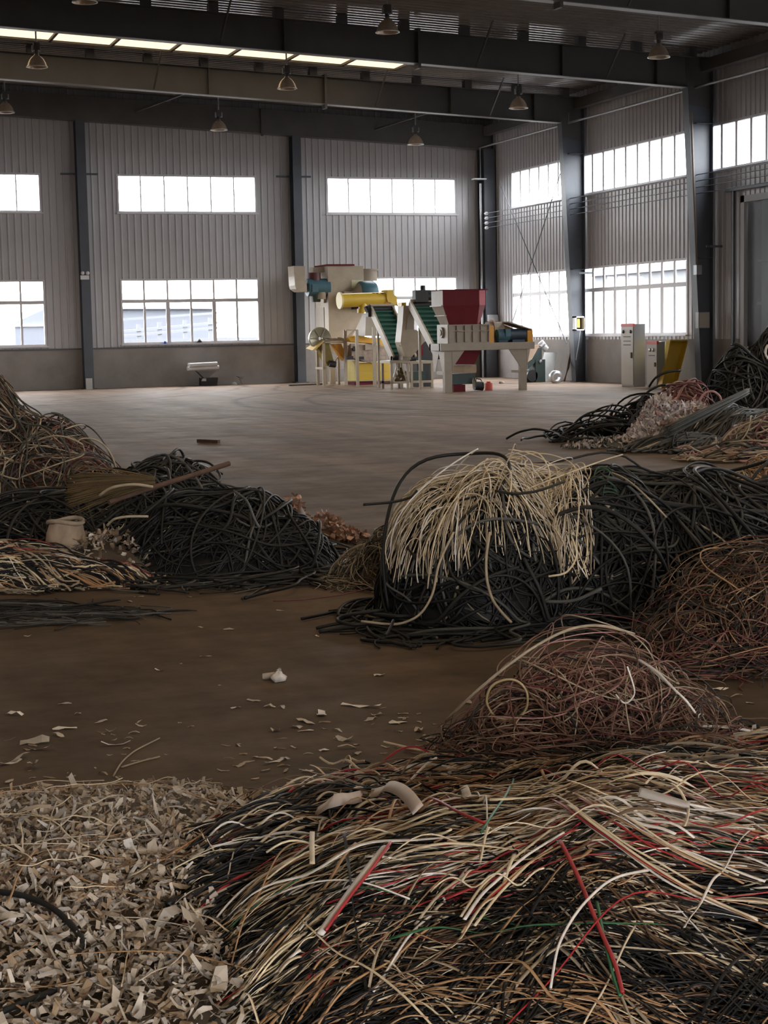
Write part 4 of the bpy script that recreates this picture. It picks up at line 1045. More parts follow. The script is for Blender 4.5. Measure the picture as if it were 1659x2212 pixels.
for u in (178, 189):
    p = on_y(u, 590, Ye); MB().lathe((p[0], Ye, p[2]), [(0.02, 0.04), (0.05, -0.02), (0.055, -0.03), (0, -0.03)], 14, 'y').build('lamp_head', M_WHITE, t)
a = on_y(185, 834, Ye); b = on_y(198, 817, Ye)
MB().box(a[0], Ye-0.10, 0.0, b[0], Ye-0.02, b[2]).build('notice_board', M_GREYL, None, 'small pale board standing at the foot of the left column', 'board')
MB().cyl((on_y(204, 838, Ye)[0], YB-0.15, 0), (on_y(204, 838, Ye)[0], YB-0.15, 0.34), 0.04, n=10).build('pipe_stub', M_PLINTH, None, 'short grey pipe stub rising beside the left column', 'pipe')
# conduits
k = MB().cyl((20.33, YB-0.55, 0.0), (20.33, YB-0.55, 5.9), 0.035, n=10); k.build('conduit', M_GALV, None, 'pale vertical conduit on the corner column', 'pipe')
k = MB(); k.cyl((20.33, YB-0.55, 6.0), (20.33, YB-0.55, 6.95), 0.02, n=8); k.build('hanger_rod', M_GALV, None, 'thin rod hanging in the far roof corner', 'rod')
k = MB().box(20.05, YB-0.75, 6.0, 20.45, YB-0.5, 6.04).build('corner_bracket', M_GALV, None, 'small flat bracket high in the far corner', 'bracket')
k = MB().cyl((20.28, 35.15, 2.85), (20.13, 35.15, 6.4), 0.03, n=10); k.build('conduit', mat('conduit_brown', (0.14, 0.11, 0.09), 0.5), None, 'brownish conduit running up the column beside the door', 'pipe')
k = MB().box(20.22, 35.05, 2.66, 20.36, 35.2, 2.88).build('switch_box', M_GALV, None, 'small grey switch box at the foot of the brown conduit', 'box')
for X0, y0, z, lb in ((20.4, 35.0, 3.28, 'short bracket arm on the column beside the door'), (20.42, 41.75, 2.92, 'short bracket arm on the second column')):
    MB().box(X0, y0-0.10, z, X0+0.42, y0-0.06, z+0.05).build('bracket_arm', M_STEEL, None, lb, 'bracket')
# bare power lines on insulators
nm = ['topmost', 'second', 'third', 'lowest']
for i in range(4):
    z = 4.98-0.145*i
    t = thing('power_line', '%s of the four power lines along the right wall' % nm[i], 'cable', (20.4, 40, z), group='power lines on the right wall')
    MB().path([(20.38, YB-0.62, z), (20.38, 42, z-0.015), (20.38, 35.2, z), (20.38, 28.5, z)], 0.011, 6).build('wire', M_STEEL, t)
    MB().lathe((20.38, YB-0.85, z), [(0.012, -0.07), (0.045, -0.05), (0.05, 0), (0.045, 0.05), (0.012, 0.07)], 12, 'y').build('insulator', M_WHITE, t)
# cross bracing rods
for (u0, v0, u1, v1, lb) in ((1081, 400, 1224, 742, 'brace rod falling toward the second column in the corner bay'), (1220, 345, 1108, 692, 'brace rod falling toward the corner column in the corner bay')):
    a, b = on_x(u0, v0, XR-0.35), on_x(u1, v1, XR-0.35)
    MB().cyl(a, b, 0.014, n=6).build('brace_rod', M_STEEL, None, lb, 'rod')

# bench with pale pipes by the back wall, other bits there
def c4(x, y): return (380+x/9.217, 770+y/9.217)
Yw = YB-0.55
t = thing('pipe_bundle', 'bundle of pale pipes resting on the trestle by the back wall', 'pipes', on_y(*c4(550, 260), Yw))
for j, (dy, dz) in enumerate(((0, 0), (0.13, 0), (0.06, 0.10), (-0.06, 0.10))):
    a, b = on_y(*c4(240+6*j, 245), Yw), on_y(*c4(855, 215), Yw)
    MB().cyl((a[0], Yw+dy, a[2]+dz), (b[0]-0.02*j, Yw+dy, b[2]+dz), 0.062, n=14).build('pipe', mat('pale_pipe', (0.62, 0.62, 0.64), 0.4, 0, 0.08, 8), t)
t = thing('trestle', 'dark grey trestle carrying pale pipes by the back wall', 'trestle', on_y(*c4(560, 580), Yw))
k = MB(); poly(k, c4, [(420, 290), (800, 290), (640, 430), (560, 430)], Yw-0.02, 0.25); k.build('top', mat('trestle_grey', (0.14, 0.14, 0.145), 0.6), t)
k = MB(); poly(k, c4, [(500, 430), (840, 420), (820, 585), (500, 585)], Yw, 0.25); k.build('base', M_BLACK, t)
k = MB(); poly(k, c4, [(535, 440), (600, 440), (605, 492), (510, 492)], Yw-0.05, 0.04); k.build('pale_tag', M_GREYL, t)
k = MB(); poly(k, c4, [(1220, 395), (1370, 400), (1300, 440)], Yw+0.1, 0.15); k.bar(on_y(*c4(1265, 430), Yw+0.1), on_y(*c4(1320, 545), Yw+0.1), 0.03, 0.03); k.bar(on_y(*c4(1330, 430), Yw+0.1), on_y(*c4(1275, 470), Yw+0.1), 0.02, 0.02)
k.build('folding_stool', mat('stool_brown', (0.20, 0.18, 0.165), 0.7), None, 'small folding stool against the back wall right of the pipes', 'stool')
k = MB(); a = on_floor(*c4(1085, 555)); k.lathe((a[0], YB-0.3, 0), [(0, 0), (0.09, 0), (0.07, 0.05), (0, 0.09)], 7); k.build('rubble_lump', M_GREYL, None, 'small pale lump at the foot of the back wall', 'debris')
k = MB(); a = on_y(431, 737, YB-0.06); k.lathe((a[0], YB-0.05, a[2]-0.03), [(0, 0), (0.09, 0), (0.06, 0.06), (0.03, 0.10), (0, 0.10)], 8); k.build('window_bag', M_BLACK, None, 'small dark bundle on the sill of the middle window', 'bag')
k = MB(); a = on_y(356, 741, YB-0.06); k.box(a[0]-0.03, YB-0.08, a[2]-0.02, a[0]+0.04, YB-0.02, a[2]+0.05); k.build('blue_rag', mat('blue_rag', (0.04, 0.10, 0.5), 0.7), None, 'tiny blue rag on the sill of the middle window', 'rag')
# ------------------------------------------------------------------ scrap heaps
def mesh_from_arrays(name, verts, loops, sizes, midx, mats, smooth=True):
    me = bpy.data.meshes.new(name)
    me.vertices.add(len(verts)); me.vertices.foreach_set('co', np.ascontiguousarray(verts, dtype=np.float32).ravel())
    me.loops.add(len(loops)); me.loops.foreach_set('vertex_index', np.ascontiguousarray(loops, dtype=np.int32))
    st = np.zeros(len(sizes), dtype=np.int32); st[1:] = np.cumsum(sizes)[:-1]
    me.polygons.add(len(sizes)); me.polygons.foreach_set('loop_start', st)
    try: me.polygons.foreach_set('loop_total', np.ascontiguousarray(sizes, dtype=np.int32))
    except Exception: pass
    me.polygons.foreach_set('material_index', np.ascontiguousarray(midx, dtype=np.int32))
    me.polygons.foreach_set('use_smooth', np.full(len(sizes), smooth))
    for mm in mats: me.materials.append(mm)
    me.update(calc_edges=True); me.validate()
    return me
class Bag:                                   # collects arrays for one mesh
    def __init__(s): s.v = []; s.l = []; s.s = []; s.m = []; s.n = 0
    def add(s, v, faces, m):                 # faces (F,k) array, m scalar or (F,)
        s.v.append(v); s.l.append((faces+s.n).ravel()); s.s.append(np.full(len(faces), faces.shape[1])); s.m.append(np.broadcast_to(m, (len(faces),))); s.n += len(v)
    def mesh(s, name, mats, smooth=True):
        return mesh_from_arrays(name, np.concatenate(s.v), np.concatenate(s.l), np.concatenate(s.s), np.concatenate(s.m), mats, smooth)
def tubes(bag, P, ra, rb, m, S=5, twist=None):
    """P (K,N,3) centre lines; ra, rb (K,) half width and half thickness; m (K,) material index"""
    K, N = P.shape[:2]
    T = np.gradient(P, axis=1); T /= np.linalg.norm(T, axis=2, keepdims=True)+1e-9
    up = np.broadcast_to(np.array([0.08, 0.05, 1.0]), P.shape)
    A = np.cross(T, up); A /= np.linalg.norm(A, axis=2, keepdims=True)+1e-9
    B = np.cross(A, T)
    an = 2*np.pi*(np.arange(S)+0.5)/S
    tw = np.zeros((K, N)) if twist is None else twist
    c = np.cos(an)[None, None, :, None]*np.broadcast_to(ra, (K,))[:, None, None, None]
    s_ = np.sin(an)[None, None, :, None]*np.broadcast_to(rb, (K,))[:, None, None, None]
    ct, st = np.cos(tw)[..., None, None], np.sin(tw)[..., None, None]
    off = (c*ct-s_*st)*A[:, :, None, :]+(c*st+s_*ct)*B[:, :, None, :]
    V = P[:, :, None, :]+off
    base = (np.arange(K)*N*S)[:, None, None]; j = (np.arange(N-1)*S)[None, :, None]; i = np.arange(S)[None, None, :]; i2 = (i+1) % S
    F = np.stack([base+j+i, base+j+i2, base+j+S+i2, base+j+S+i], axis=-1).reshape(-1, 4)
    bag.add(V.reshape(-1, 3), F, np.repeat(np.broadcast_to(m, (K,)), (N-1)*S))
    n0 = bag.n-K*N*S
    cap0 = (np.arange(K)*N*S)[:, None]+np.arange(S)[::-1][None, :]
    cap1 = (np.arange(K)*N*S+(N-1)*S)[:, None]+np.arange(S)[None, :]
    for cp in (cap0, cap1):
        bag.l.append((cp+n0).ravel()); bag.s.append(np.full(K, S)); bag.m.append(np.broadcast_to(m, (K,)))
def wob(rng, K, N, fmax=3.0, terms=3):
    s = np.linspace(0, 1, N)[None, :]; o = np.zeros((K, N))
    for _ in range(terms):
        f = rng.uniform(0.3, fmax, (K, 1)); p = rng.uniform(0, 6.28, (K, 1)); a = rng.normal(0, 1, (K, 1))
        o += a*np.sin(2*np.pi*f*s+p)
    return o/math.sqrt(terms)*1.3
class Heap:
    def __init__(s, lobes):                  # (cx, cy, a, b, ang, H, p, q), a along ang
        s.L = [tuple(map(float, l)) for l in lobes]
    def rr(s, x, y, l):
        cx, cy, a, b, an = l[:5]; c, sn = math.cos(an), math.sin(an)
        dx, dy = x-cx, y-cy
        return np.sqrt(((dx*c+dy*sn)/a)**2+((-dx*sn+dy*c)/b)**2)
    def h(s, x, y):
        o = np.zeros_like(x)
        for l in s.L:
            r = np.clip(s.rr(x, y, l), 0, 1); o = np.maximum(o, l[5]*(1-r**l[6])**l[7])
        return o*s.bump(x, y)
    def confine(s, x, y, lim=1.0, soft=0.25):
        rmin = np.full(x.shape, 1e9); k = np.zeros(x.shape, int)
        for i, l in enumerate(s.L):
            r = s.rr(x, y, l); k = np.where(r < rmin, i, k); rmin = np.minimum(rmin, r)
        cx = np.array([l[0] for l in s.L])[k]; cy = np.array([l[1] for l in s.L])[k]
        f = np.where(rmin > lim, (lim+(rmin-lim)*soft)/np.maximum(rmin, 1e-6), 1.0)
        return cx+(x-cx)*f, cy+(y-cy)*f
    def sample(s, rng, K, rmax=0.97, which=None):
        w = np.array([l[2]*l[3] for l in s.L]); 
        if which is not None: w = w*np.array(which)
        w = w/w.sum()
        k = rng.choice(len(s.L), K, p=w); A = np.array(s.L)[k]
        r = rmax*np.sqrt(rng.uniform(0, 1, K)); t = rng.uniform(0, 2*np.pi, K)
        u, v = A[:, 2]*r*np.cos(t), A[:, 3]*r*np.sin(t); c, sn = np.cos(A[:, 4]), np.sin(A[:, 4])
        return A[:, 0]+u*c-v*sn, A[:, 1]+u*sn+v*c
    def strands(s, rng, K, N=30, L=(1.0, 2.5), kap=1.5, coil=(0, 0.5), th=None, lift=0.03, layer=(0.8, 1.02), rad=0.008, soft=0.25, lim=1.0, start=None, zjit=0.02, which=None, loopz=0.0, smooth=4, fmax=3.0):
        x0, y0 = s.sample(rng, K, which=which) if start is None else start
        th0 = rng.uniform(0, 2*np.pi, K) if th is None else th
        Ls = rng.uniform(L[0], L[1], K); ds = (Ls/(N-1))[:, None]
        kp = rng.normal(coil[0], coil[1], (K, 1))+kap*wob(rng, K, N, fmax)
        t = np.cumsum(kp*ds, axis=1); t = t-t[:, N//2][:, None]+th0[:, None]
        x = np.cumsum(np.cos(t)*ds, axis=1); y = np.cumsum(np.sin(t)*ds, axis=1)
        x = x-x[:, N//2][:, None]+x0[:, None]; y = y-y[:, N//2][:, None]+y0[:, None]
        x, y = s.confine(x, y, lim, soft)
        ly = rng.uniform(layer[0], layer[1], (K, 1))
        z = s.h(x, y)*ly+np.abs(wob(rng, K, N, 2.5))*lift+rng.uniform(0, zjit, (K, 1))
        if loopz: z = z+loopz*rng.uniform(0, 1, (K, 1))**2*np.sin(np.pi*np.linspace(0, 1, N))[None, :]
        for _ in range(smooth):
            z[:, 1:-1] = 0.25*z[:, :-2]+0.5*z[:, 1:-1]+0.25*z[:, 2:]
            x[:, 1:-1] = 0.25*x[:, :-2]+0.5*x[:, 1:-1]+0.25*x[:, 2:]; y[:, 1:-1] = 0.25*y[:, :-2]+0.5*y[:, 1:-1]+0.25*y[:, 2:]
        r = np.broadcast_to(rad, (K,)) if np.ndim(rad) else np.full(K, rad)
        z = np.maximum(z, 0)+r[:, None]*1.1
        return np.stack([x, y, z], axis=-1)
    def bump(s, x, y): return 1+0.07*np.sin(x*5.1+y*2.3)*np.sin(y*4.3-x*1.7)+0.04*np.sin(x*11.3-y*7.1)
    def field(s, p):
        """implicit mound: value (1 on the surface), gradient"""
        x, y, z = p[:, 0], p[:, 1], np.maximum(p[:, 2], 1e-4)
        best = np.full(len(p), 1e9); G = np.zeros((len(p), 3))
        nb = s.bump(x, y)
        for (cx, cy, a, b, an, H, pe, q) in s.L:
            e = 1.0/q; c, sn = math.cos(an), math.sin(an); dx, dy = x-cx, y-cy
            u, v = (dx*c+dy*sn)/a, (-dx*sn+dy*c)/b
            r = np.sqrt(u*u+v*v)+1e-6; Hn = H*nb
            g = r**pe+(z/Hn)**e
            k = pe*r**(pe-2)
            gu, gv = k*u/a, k*v/b
            gr = np.stack([gu*c-gv*sn, gu*sn+gv*c, e*(z/Hn)**(e-1)/Hn], -1)
            w_ = g < best
            best = np.where(w_, g, best); G[w_] = gr[w_]
        return best, G
    def project(s, p, t, it=3):
        for _ in range(it):
            g, G = s.field(p)
            st = ((t-g)/(np.sum(G*G, 1)+1e-9))[:, None]*G
            ln = np.linalg.norm(st, axis=1, keepdims=True); st = st*np.minimum(1, 0.08/(ln+1e-9))
            p = p+st
        return p
    def walk(s, rng, K, N=34, L=(1.0, 2.5), kap=1.5, coil=(0, 1.0), layer=(0.85, 1.05), rad=0.008, loopz=0.0, fmax=3.0, hang=0.0, zmin=None, which=None, sector=None, lim=1.03, soft=0.35, flat=0.0):
        w = np.array([l[2]*l[3]+0.5*(l[2]+l[3])*l[5] for l in s.L])
        if which is not None: w = w*np.array(which)
        A = np.array(s.L)[rng.choice(len(s.L), K, p=w/w.sum())]
        q = rng.normal(0, 1, (K, 3)); q[:, 2] = np.abs(q[:, 2]); q /= np.linalg.norm(q, axis=1, keepdims=True)
        c, sn = np.cos(A[:, 4]), np.sin(A[:, 4]); u, v = q[:, 0]*A[:, 2], q[:, 1]*A[:, 3]
        p = np.stack([A[:, 0]+u*c-v*sn, A[:, 1]+u*sn+v*c, q[:, 2]*A[:, 5]], -1)
        t = rng.uniform(layer[0], layer[1], K)**2
        p = s.project(p, t, 12); p[:, 2] = np.maximum(p[:, 2], 0)
        d = rng.normal(0, 1, (K, 3)); d[:, 2] *= (1-flat)
        r = np.full(K, rad) if np.ndim(rad) == 0 else rad
        ds = (rng.uniform(L[0], L[1], K)/(N-1))
        kp = rng.normal(coil[0], coil[1], (K, 1))+kap*wob(rng, K, N, fmax)
        P = np.zeros((K, N, 3)); NN = np.zeros((K, N, 3))
        for i in range(N):
            g, G = s.field(p); n = G/(np.linalg.norm(G, axis=1, keepdims=True)+1e-9)
            onfl = p[:, 2] < 0.012
            n = np.where((onfl & (g > t*0.9))[:, None], np.array([[0, 0, 1.0]]), n)
            P[:, i] = p; NN[:, i] = n
            d = d-np.sum(d*n, 1, keepdims=True)*n
            if hang: d = d+np.array([[0, 0, -hang]])*(ds[:, None]); d = d-np.sum(d*n, 1, keepdims=True)*n
            d /= np.linalg.norm(d, axis=1, keepdims=True)+1e-9
            a = (kp[:, i]*ds)[:, None]
            d = d*np.cos(a)+np.cross(n, d)*np.sin(a)
            p2 = p+d*ds[:, None]
            free = (p2[:, 2] < 0.012)
            pp = s.project(p2, t, 2)
            p2 = np.where(free[:, None], p2, pp); p2[:, 2] = np.maximum(p2[:, 2], 0.0)
            d = p2-p; p = p2
        sh = np.sin(np.pi*np.linspace(0, 1, N))[None, :, None]
        if loopz: P = P+NN*sh*(loopz*rng.uniform(0, 1, (K, 1, 1))**2)+NN*np.abs(wob(rng, K, N, 2.0))[..., None]*0.06*loopz
        x, y = s.confine(P[..., 0], P[..., 1], lim, soft)
        P = np.stack([x, y, np.maximum(P[..., 2], 0)+r[:, None]*1.1], -1)
        for _ in range(3): P[:, 1:-1] = 0.25*P[:, :-2]+0.5*P[:, 1:-1]+0.25*P[:, 2:]
        return P
    def core(s, bag, m, f=0.86, n=34):
        for l in s.L:
            cx, cy, a, b, an, H, p, q = l
            R = np.linspace(0, 0.985, n)[:, None]; T = np.linspace(0, 2*np.pi, 2*n, endpoint=False)[None, :]
            u, v = a*R*np.cos(T), b*R*np.sin(T); c, sn = math.cos(an), math.sin(an)
            x = cx+u*c-v*sn; y = cy+u*sn+v*c
            z = np.maximum(s.h(x, y)*f-0.01, 0.0)
            M2 = 2*n
            i = np.arange(n-1)[:, None]*M2; j = np.arange(M2)[None, :]; j2 = (j+1) % M2
            F = np.stack([i+j+0*j2, i+M2+j, i+M2+j2, i+j2], axis=-1).reshape(-1, 4)
            bag.add(np.stack([x, y, z], -1).reshape(-1, 3), F, m)
def pick(rng, K, w):
    w = np.array(w, float); return rng.choice(len(w), K, p=w/w.sum())
def link(name, me, label, cat, group=None, kind=None):
    # put the origin at the base of the mesh
    n = len(me.vertices); co = np.empty(n*3, dtype=np.float32); me.vertices.foreach_get('co', co); co = co.reshape(-1, 3)
    org = np.array([co[:, 0].mean(), co[:, 1].mean(), co[:, 2].min()])
    me.vertices.foreach_set('co', (co-org).astype(np.float32).ravel()); me.update()
    o = bpy.data.objects.new(name, me); COL.objects.link(o); o.location = org
    return tag(o, label, cat, group, kind)
def singles(name, P, ra, rb, midx, mats, label, cat, group, S=6, twist=None):
    """each curve becomes an object of its own"""
    K = len(P); ra = np.broadcast_to(ra, (K,)); rb = np.broadcast_to(rb, (K,)); midx = np.broadcast_to(midx, (K,))
    for k in range(K):
        b = Bag(); tubes(b, P[k:k+1], ra[k:k+1], rb[k:k+1], 0, S, None if twist is None else twist[k:k+1])
        lab = label[int(midx[k])] if isinstance(label, (list, tuple)) else label
        grp = group[int(midx[k])] if isinstance(group, (list, tuple)) else group
        link(name, b.mesh(name, [mats[int(midx[k])]]), lab, cat, grp)

def cmat(name, rgb, rough=0.5, vary=0.25, scale=9): return mat(name, tuple(rgb), rough, 0, vary, scale)
C_BLK = mat('cable_black', (0.009, 0.009, 0.0095), 0.5, 0, 0.25, 9, spec=0.3)
C_BLK2 = mat('cable_black_dusty', (0.018, 0.017, 0.016), 0.55, 0, 0.25, 9, spec=0.3)
C_GRY = cmat('cable_grey', (0.075, 0.073, 0.070), 0.6)
C_DGR = cmat('cable_olive', (0.058, 0.056, 0.047), 0.65)
C_WHT = cmat('wire_white', (0.72, 0.66, 0.60), 0.5)
C_CRM = cmat('wire_cream', (0.66, 0.54, 0.37), 0.5)
C_CRD = cmat('wire_cream_dusty', (0.36, 0.29, 0.20), 0.6)
C_TAN = cmat('wire_tan', (0.38, 0.22, 0.11), 0.55)
C_BRN = cmat('wire_brown', (0.12, 0.065, 0.034), 0.6)
C_RED = cmat('wire_red', (0.34, 0.022, 0.026), 0.42)
C_MAR = cmat('wire_maroon', (0.12, 0.030, 0.028), 0.5)
C_GRN = cmat('wire_green', (0.03, 0.14, 0.06), 0.5)
C_PNK = cmat('wire_pink', (0.42, 0.22, 0.20), 0.55)
C_RST = cmat('wire_rust', (0.21, 0.105, 0.075), 0.6)
C_FLK = cmat('flake_cream', (0.46, 0.39, 0.31), 0.55, 0.15, 14)
C_FLK2 = cmat('flake_grey', (0.39, 0.345, 0.30), 0.6, 0.15, 14)
C_FLK3 = cmat('flake_tan', (0.31, 0.22, 0.14), 0.6, 0.2, 14)
C_FLK4 = cmat('flake_dark', (0.14, 0.10, 0.07), 0.7, 0.2, 14)
C_DIRT = cmat('heap_dirt', (0.035, 0.028, 0.022), 0.9)
C_DIRTL = cmat('heap_dust_brown', (0.10, 0.075, 0.055), 0.9)
AR = math.atan2(RGT[1], RGT[0])             # heading of the picture's left-right direction on the ground
def lobe(u, fd, a, b, H, p=2.2, q=0.8, rot=0.0):
    c = ctr(u, fd); return (c[0], c[1], a, b, AR+rot, H, p, q)

def flakes(rng, xs, ys, zs, L, Wd, nseg=3, tilt=0.5, curl=1.0, head=None):
    """bent scraps of film: (K) positions -> verts (K*(nseg+1)*2,3), faces, face owner"""
    K = len(xs); N = nseg+1
    s = np.linspace(-0.5, 0.5, N)[None, :]
    th = rng.uniform(0, 2*np.pi, (K, 1)) if head is None else head+rng.normal(0, 0.6, (K, 1)); L = L[:, None]; Wd = Wd[:, None]
    px = s*L; bend = rng.normal(0, 0.30*curl, (K, 1))*L*(s**2*4-0.3); yoff = rng.normal(0, 0.12*curl, (K, 1))*L*(s**2*4)
    w = Wd*0.5*(1-0.55*np.abs(2*s)**2*rng.uniform(0, 1.3, (K, 1)))*rng.uniform(0.7, 1.25, (K, N))
    A = np.stack([px, yoff+w, bend+rng.normal(0, 0.1, (K, N))*Wd], -1); B = np.stack([px, yoff-w, bend+rng.normal(0, 0.1, (K, N))*Wd], -1)
    V = np.stack([A, B], 2)                  # K,N,2,3
    ax, ay = rng.normal(0, tilt, K), rng.normal(0, tilt, K)
    def rotx(V, a): c, s_ = np.cos(a)[:, None, None], np.sin(a)[:, None, None]; return np.stack([V[..., 0], V[..., 1]*c-V[..., 2]*s_, V[..., 1]*s_+V[..., 2]*c], -1)
    def roty(V, a): c, s_ = np.cos(a)[:, None, None], np.sin(a)[:, None, None]; return np.stack([V[..., 0]*c+V[..., 2]*s_, V[..., 1], -V[..., 0]*s_+V[..., 2]*c], -1)
    V = roty(rotx(V, ax), ay)
    c, s_ = np.cos(th)[:, :, None], np.sin(th)[:, :, None]
    V = np.stack([V[..., 0]*c-V[..., 1]*s_, V[..., 0]*s_+V[..., 1]*c, V[..., 2]], -1)
    V = V+np.stack([xs, ys, zs], -1)[:, None, None, :]
    zmin = V[..., 2].min(axis=(1, 2)); lift = np.maximum(0.001-zmin, 0); V[..., 2] += lift[:, None, None]
    V = V.reshape(K, N*2, 3)
    F = np.array([[2*j, 2*j+1, 2*j+3, 2*j+2] for j in range(nseg)])
    return V, F
def flake_bag(bag, V, F, m):
    K, n = V.shape[:2]
    fa = (np.arange(K)*n)[:, None, None]+F[None]
    bag.add(V.reshape(-1, 3), fa.reshape(-1, 4), np.repeat(np.broadcast_to(m, (K,)), len(F)))
def flake_singles(name, V, F, midx, mats, label, cat, group):
    for k in range(len(V)):
        b = Bag(); flake_bag(b, V[k:k+1], F, 0)
        link(name, b.mesh(name, [mats[int(midx[k])]], False), label, cat, group)

# ---- A: stripped wire heap in the foreground
rng = np.random.default_rng(11)
HA = Heap([lobe(1290, 3.95, 1.0, 0.95, 0.32, 2.0, 0.9), lobe(880, 3.95, 0.55, 0.80, 0.25, 2.0, 0.9), lobe(1560, 4.4, 0.70, 0.60, 0.27, 2.0, 0.9)])
palA = [C_BLK, C_CRM, C_WHT, C_TAN, C_BRN, C_RED, C_GRN, C_CRD, C_BLK2]
wA = [0.50, 0.12, 0.06, 0.07, 0.10, 0.035, 0.006, 0.07, 0.04]
def bundle(heap, rng, nb, per, L, layer, w, rad, thspread=0.30, coil=(-0.55, 0.35), lift=0.012, N=26, pure=0.72, jit=0.05, which=None, zj=0.01, th_fn=None):
    x0, y0 = heap.sample(rng, nb, which=which)
    loc = (x0-heap.L[0][0])*RGT[0]+(y0-heap.L[0][1])*RGT[1]     # position to the right of the heap centre
    near = np.clip(((heap.L[0][0]-x0)*FWD[0]+(heap.L[0][1]-y0)*FWD[1])/0.7, 0, 1)
    th0 = AR+rng.normal(0, 1, nb)*(thspread*(0.75+1.5*near))-0.5*loc if th_fn is None else th_fn(loc, rng)
    cm = pick(rng, nb, w)
    cb = rng.normal(coil[0], coil[1], nb)
    lb = rng.uniform(layer[0], layer[1], nb)
    ii = np.repeat(np.arange(nb), per); K = len(ii)
    st = (x0[ii]+rng.normal(0, jit, K), y0[ii]+rng.normal(0, jit, K))
    th = th0[ii]+rng.normal(0, 0.13, K)
    x_, y_ = st
    ds = None
    P = heap_strands_fixed(heap, rng, st, th, cb[ii]+rng.normal(0, 0.12, K), rng.uniform(L[0], L[1], K), lb[ii]+rng.normal(0, 0.015, K), lift, N, rad, zj)
    mi = np.where(rng.uniform(0, 1, K) < pure, cm[ii], pick(rng, K, w))
    return P, mi
def heap_strands_fixed(heap, rng, st, th, coil, Ls, layer, lift, N, rad, zj, kap=0.28, lim=1.02, soft=0.45):
    K = len(th); ds = (Ls/(N-1))[:, None]
    kp = coil[:, None]+kap*wob(rng, K, N, 2.0)
    t = np.cumsum(kp*ds, axis=1); t = t-t[:, N//2][:, None]+th[:, None]
    x = np.cumsum(np.cos(t)*ds, axis=1); y = np.cumsum(np.sin(t)*ds, axis=1)
    x = x-x[:, N//2][:, None]+st[0][:, None]; y = y-y[:, N//2][:, None]+st[1][:, None]
    x, y = heap.confine(x, y, lim, soft)
    z = heap.h(x, y)*layer[:, None]+np.abs(wob(rng, K, N, 2.0))*lift+rng.uniform(0, zj, (K, 1))
    for _ in range(3): z[:, 1:-1] = 0.25*z[:, :-2]+0.5*z[:, 1:-1]+0.25*z[:, 2:]
    return np.stack([x, y, np.maximum(z, 0)+rad*1.1], -1)
bag = Bag()
HA.core(bag, 0, 0.80)
for lay, nb, w, LL in (((0.80, 0.92), 90, [0.70, 0.05, 0.02, 0.05, 0.10, 0.02, 0.005, 0.03, 0.06], (0.4, 1.0)), ((0.86, 0.98), 130, wA, (0.22, 0.8)), ((0.94, 1.02), 140, wA, (0.18, 0.75)), ((0.99, 1.03), 34, [0.12, 0.30, 0.14, 0.16, 0.10, 0.05, 0.01, 0.14, 0.0], (0.2, 0.7))):
    P, mi = bundle(HA, rng, nb, 16, LL, lay, w, 0.004, thspread=0.36, coil=(-0.5, 0.6), pure=0.82, jit=0.04)
    K = len(P); flat = rng.uniform(0, 1, K) < 0.6
    ra = np.where(flat, rng.uniform(0.0024, 0.0055, K), rng.uniform(0.0014, 0.0030, K)); rb = np.where(flat, 0.0009, ra)
    tubes(bag, P, ra, rb, mi+1, 4, wob(rng, K, P.shape[1], 1.5)*0.5)
me = bag.mesh('stripped_wires', [C_DIRT]+palA)
link('stripped_wires', me, 'mass of black, cream, red and brown stripped wires heaped in the foreground', 'scrap wire', kind='stuff')
P, mi = bundle(HA, rng, 34, 6, (0.3, 1.0), (1.0, 1.05), [0.16, 0.26, 0.10, 0.16, 0.12, 0.05, 0.015, 0.18, 0.0], 0.004, lift=0.02)
P2, mi2 = bundle(HA, rng, 80, 1, (0.25, 0.9), (1.02, 1.1), [0.04, 0.34, 0.2, 0.2, 0.06, 0.14, 0.03, 0.1, 0.0], 0.004, thspread=1.0, coil=(-0.4, 0.9), lift=0.03)
P = np.concatenate([P, P2]); mi = np.concatenate([mi, mi2])
K = len(P); flat = rng.uniform(0, 1, K) < 0.65
ra = np.where(flat, rng.uniform(0.0028, 0.0065, K), rng.uniform(0.0016, 0.0032, K)); rb = np.where(flat, 0.0010, ra)
an = ['black', 'cream', 'white', 'tan', 'brown', 'red', 'green', 'dusty cream', 'dusty black']
singles('stripped_wire', P, ra, rb, mi, palA, ['long %s wire lying on top of the foreground wire heap' % c for c in an], 'wire', ['%s wires on the foreground heap' % c for c in an], 4, wob(rng, K, P.shape[1], 1.5)*0.5)

def on_heap(heap, u, v):
    """point where the sight line of the photo's pixel meets the heap"""
    d = ray(u, v); o = np.array([0, 0, EYE]); t0 = 2.0; tt = -EYE/d[2] if d[2] < 0 else 60.0
    for t in np.linspace(t0, tt, 900):
        p = o+d*t
        if p[2] <= heap.h(np.array([p[0]]), np.array([p[1]]))[0]: return p
    return o+d*tt
def draped(heap, px, dz=0.012, n=26, arch=0.0):
    if heap is HA: dz += 0.028
    q = np.array([on_heap(heap, u, v) for u, v in px]); k = np.linspace(0, len(q)-1, n)
    P = np.stack([np.interp(k, np.arange(len(q)), q[:, i]) for i in range(3)], -1)
    for _ in range(5): P[1:-1] = 0.25*P[:-2]+0.5*P[1:-1]+0.25*P[2:]
    P[:, 2] = np.maximum(P[:, 2], heap.h(P[:, 0], P[:, 1])*1.03)+dz+arch*np.sin(np.pi*np.linspace(0, 1, n))
    return P
def one(name, P, ra, rb, m, label, cat, S=6, twist=None, taper=None, group=None):
    b = Bag(); tubes(b, P[None], np.array([ra]), np.array([rb]), 0, S, None if twist is None else twist[None])
    return link(name, b.mesh(name, [m]), label, cat, group)
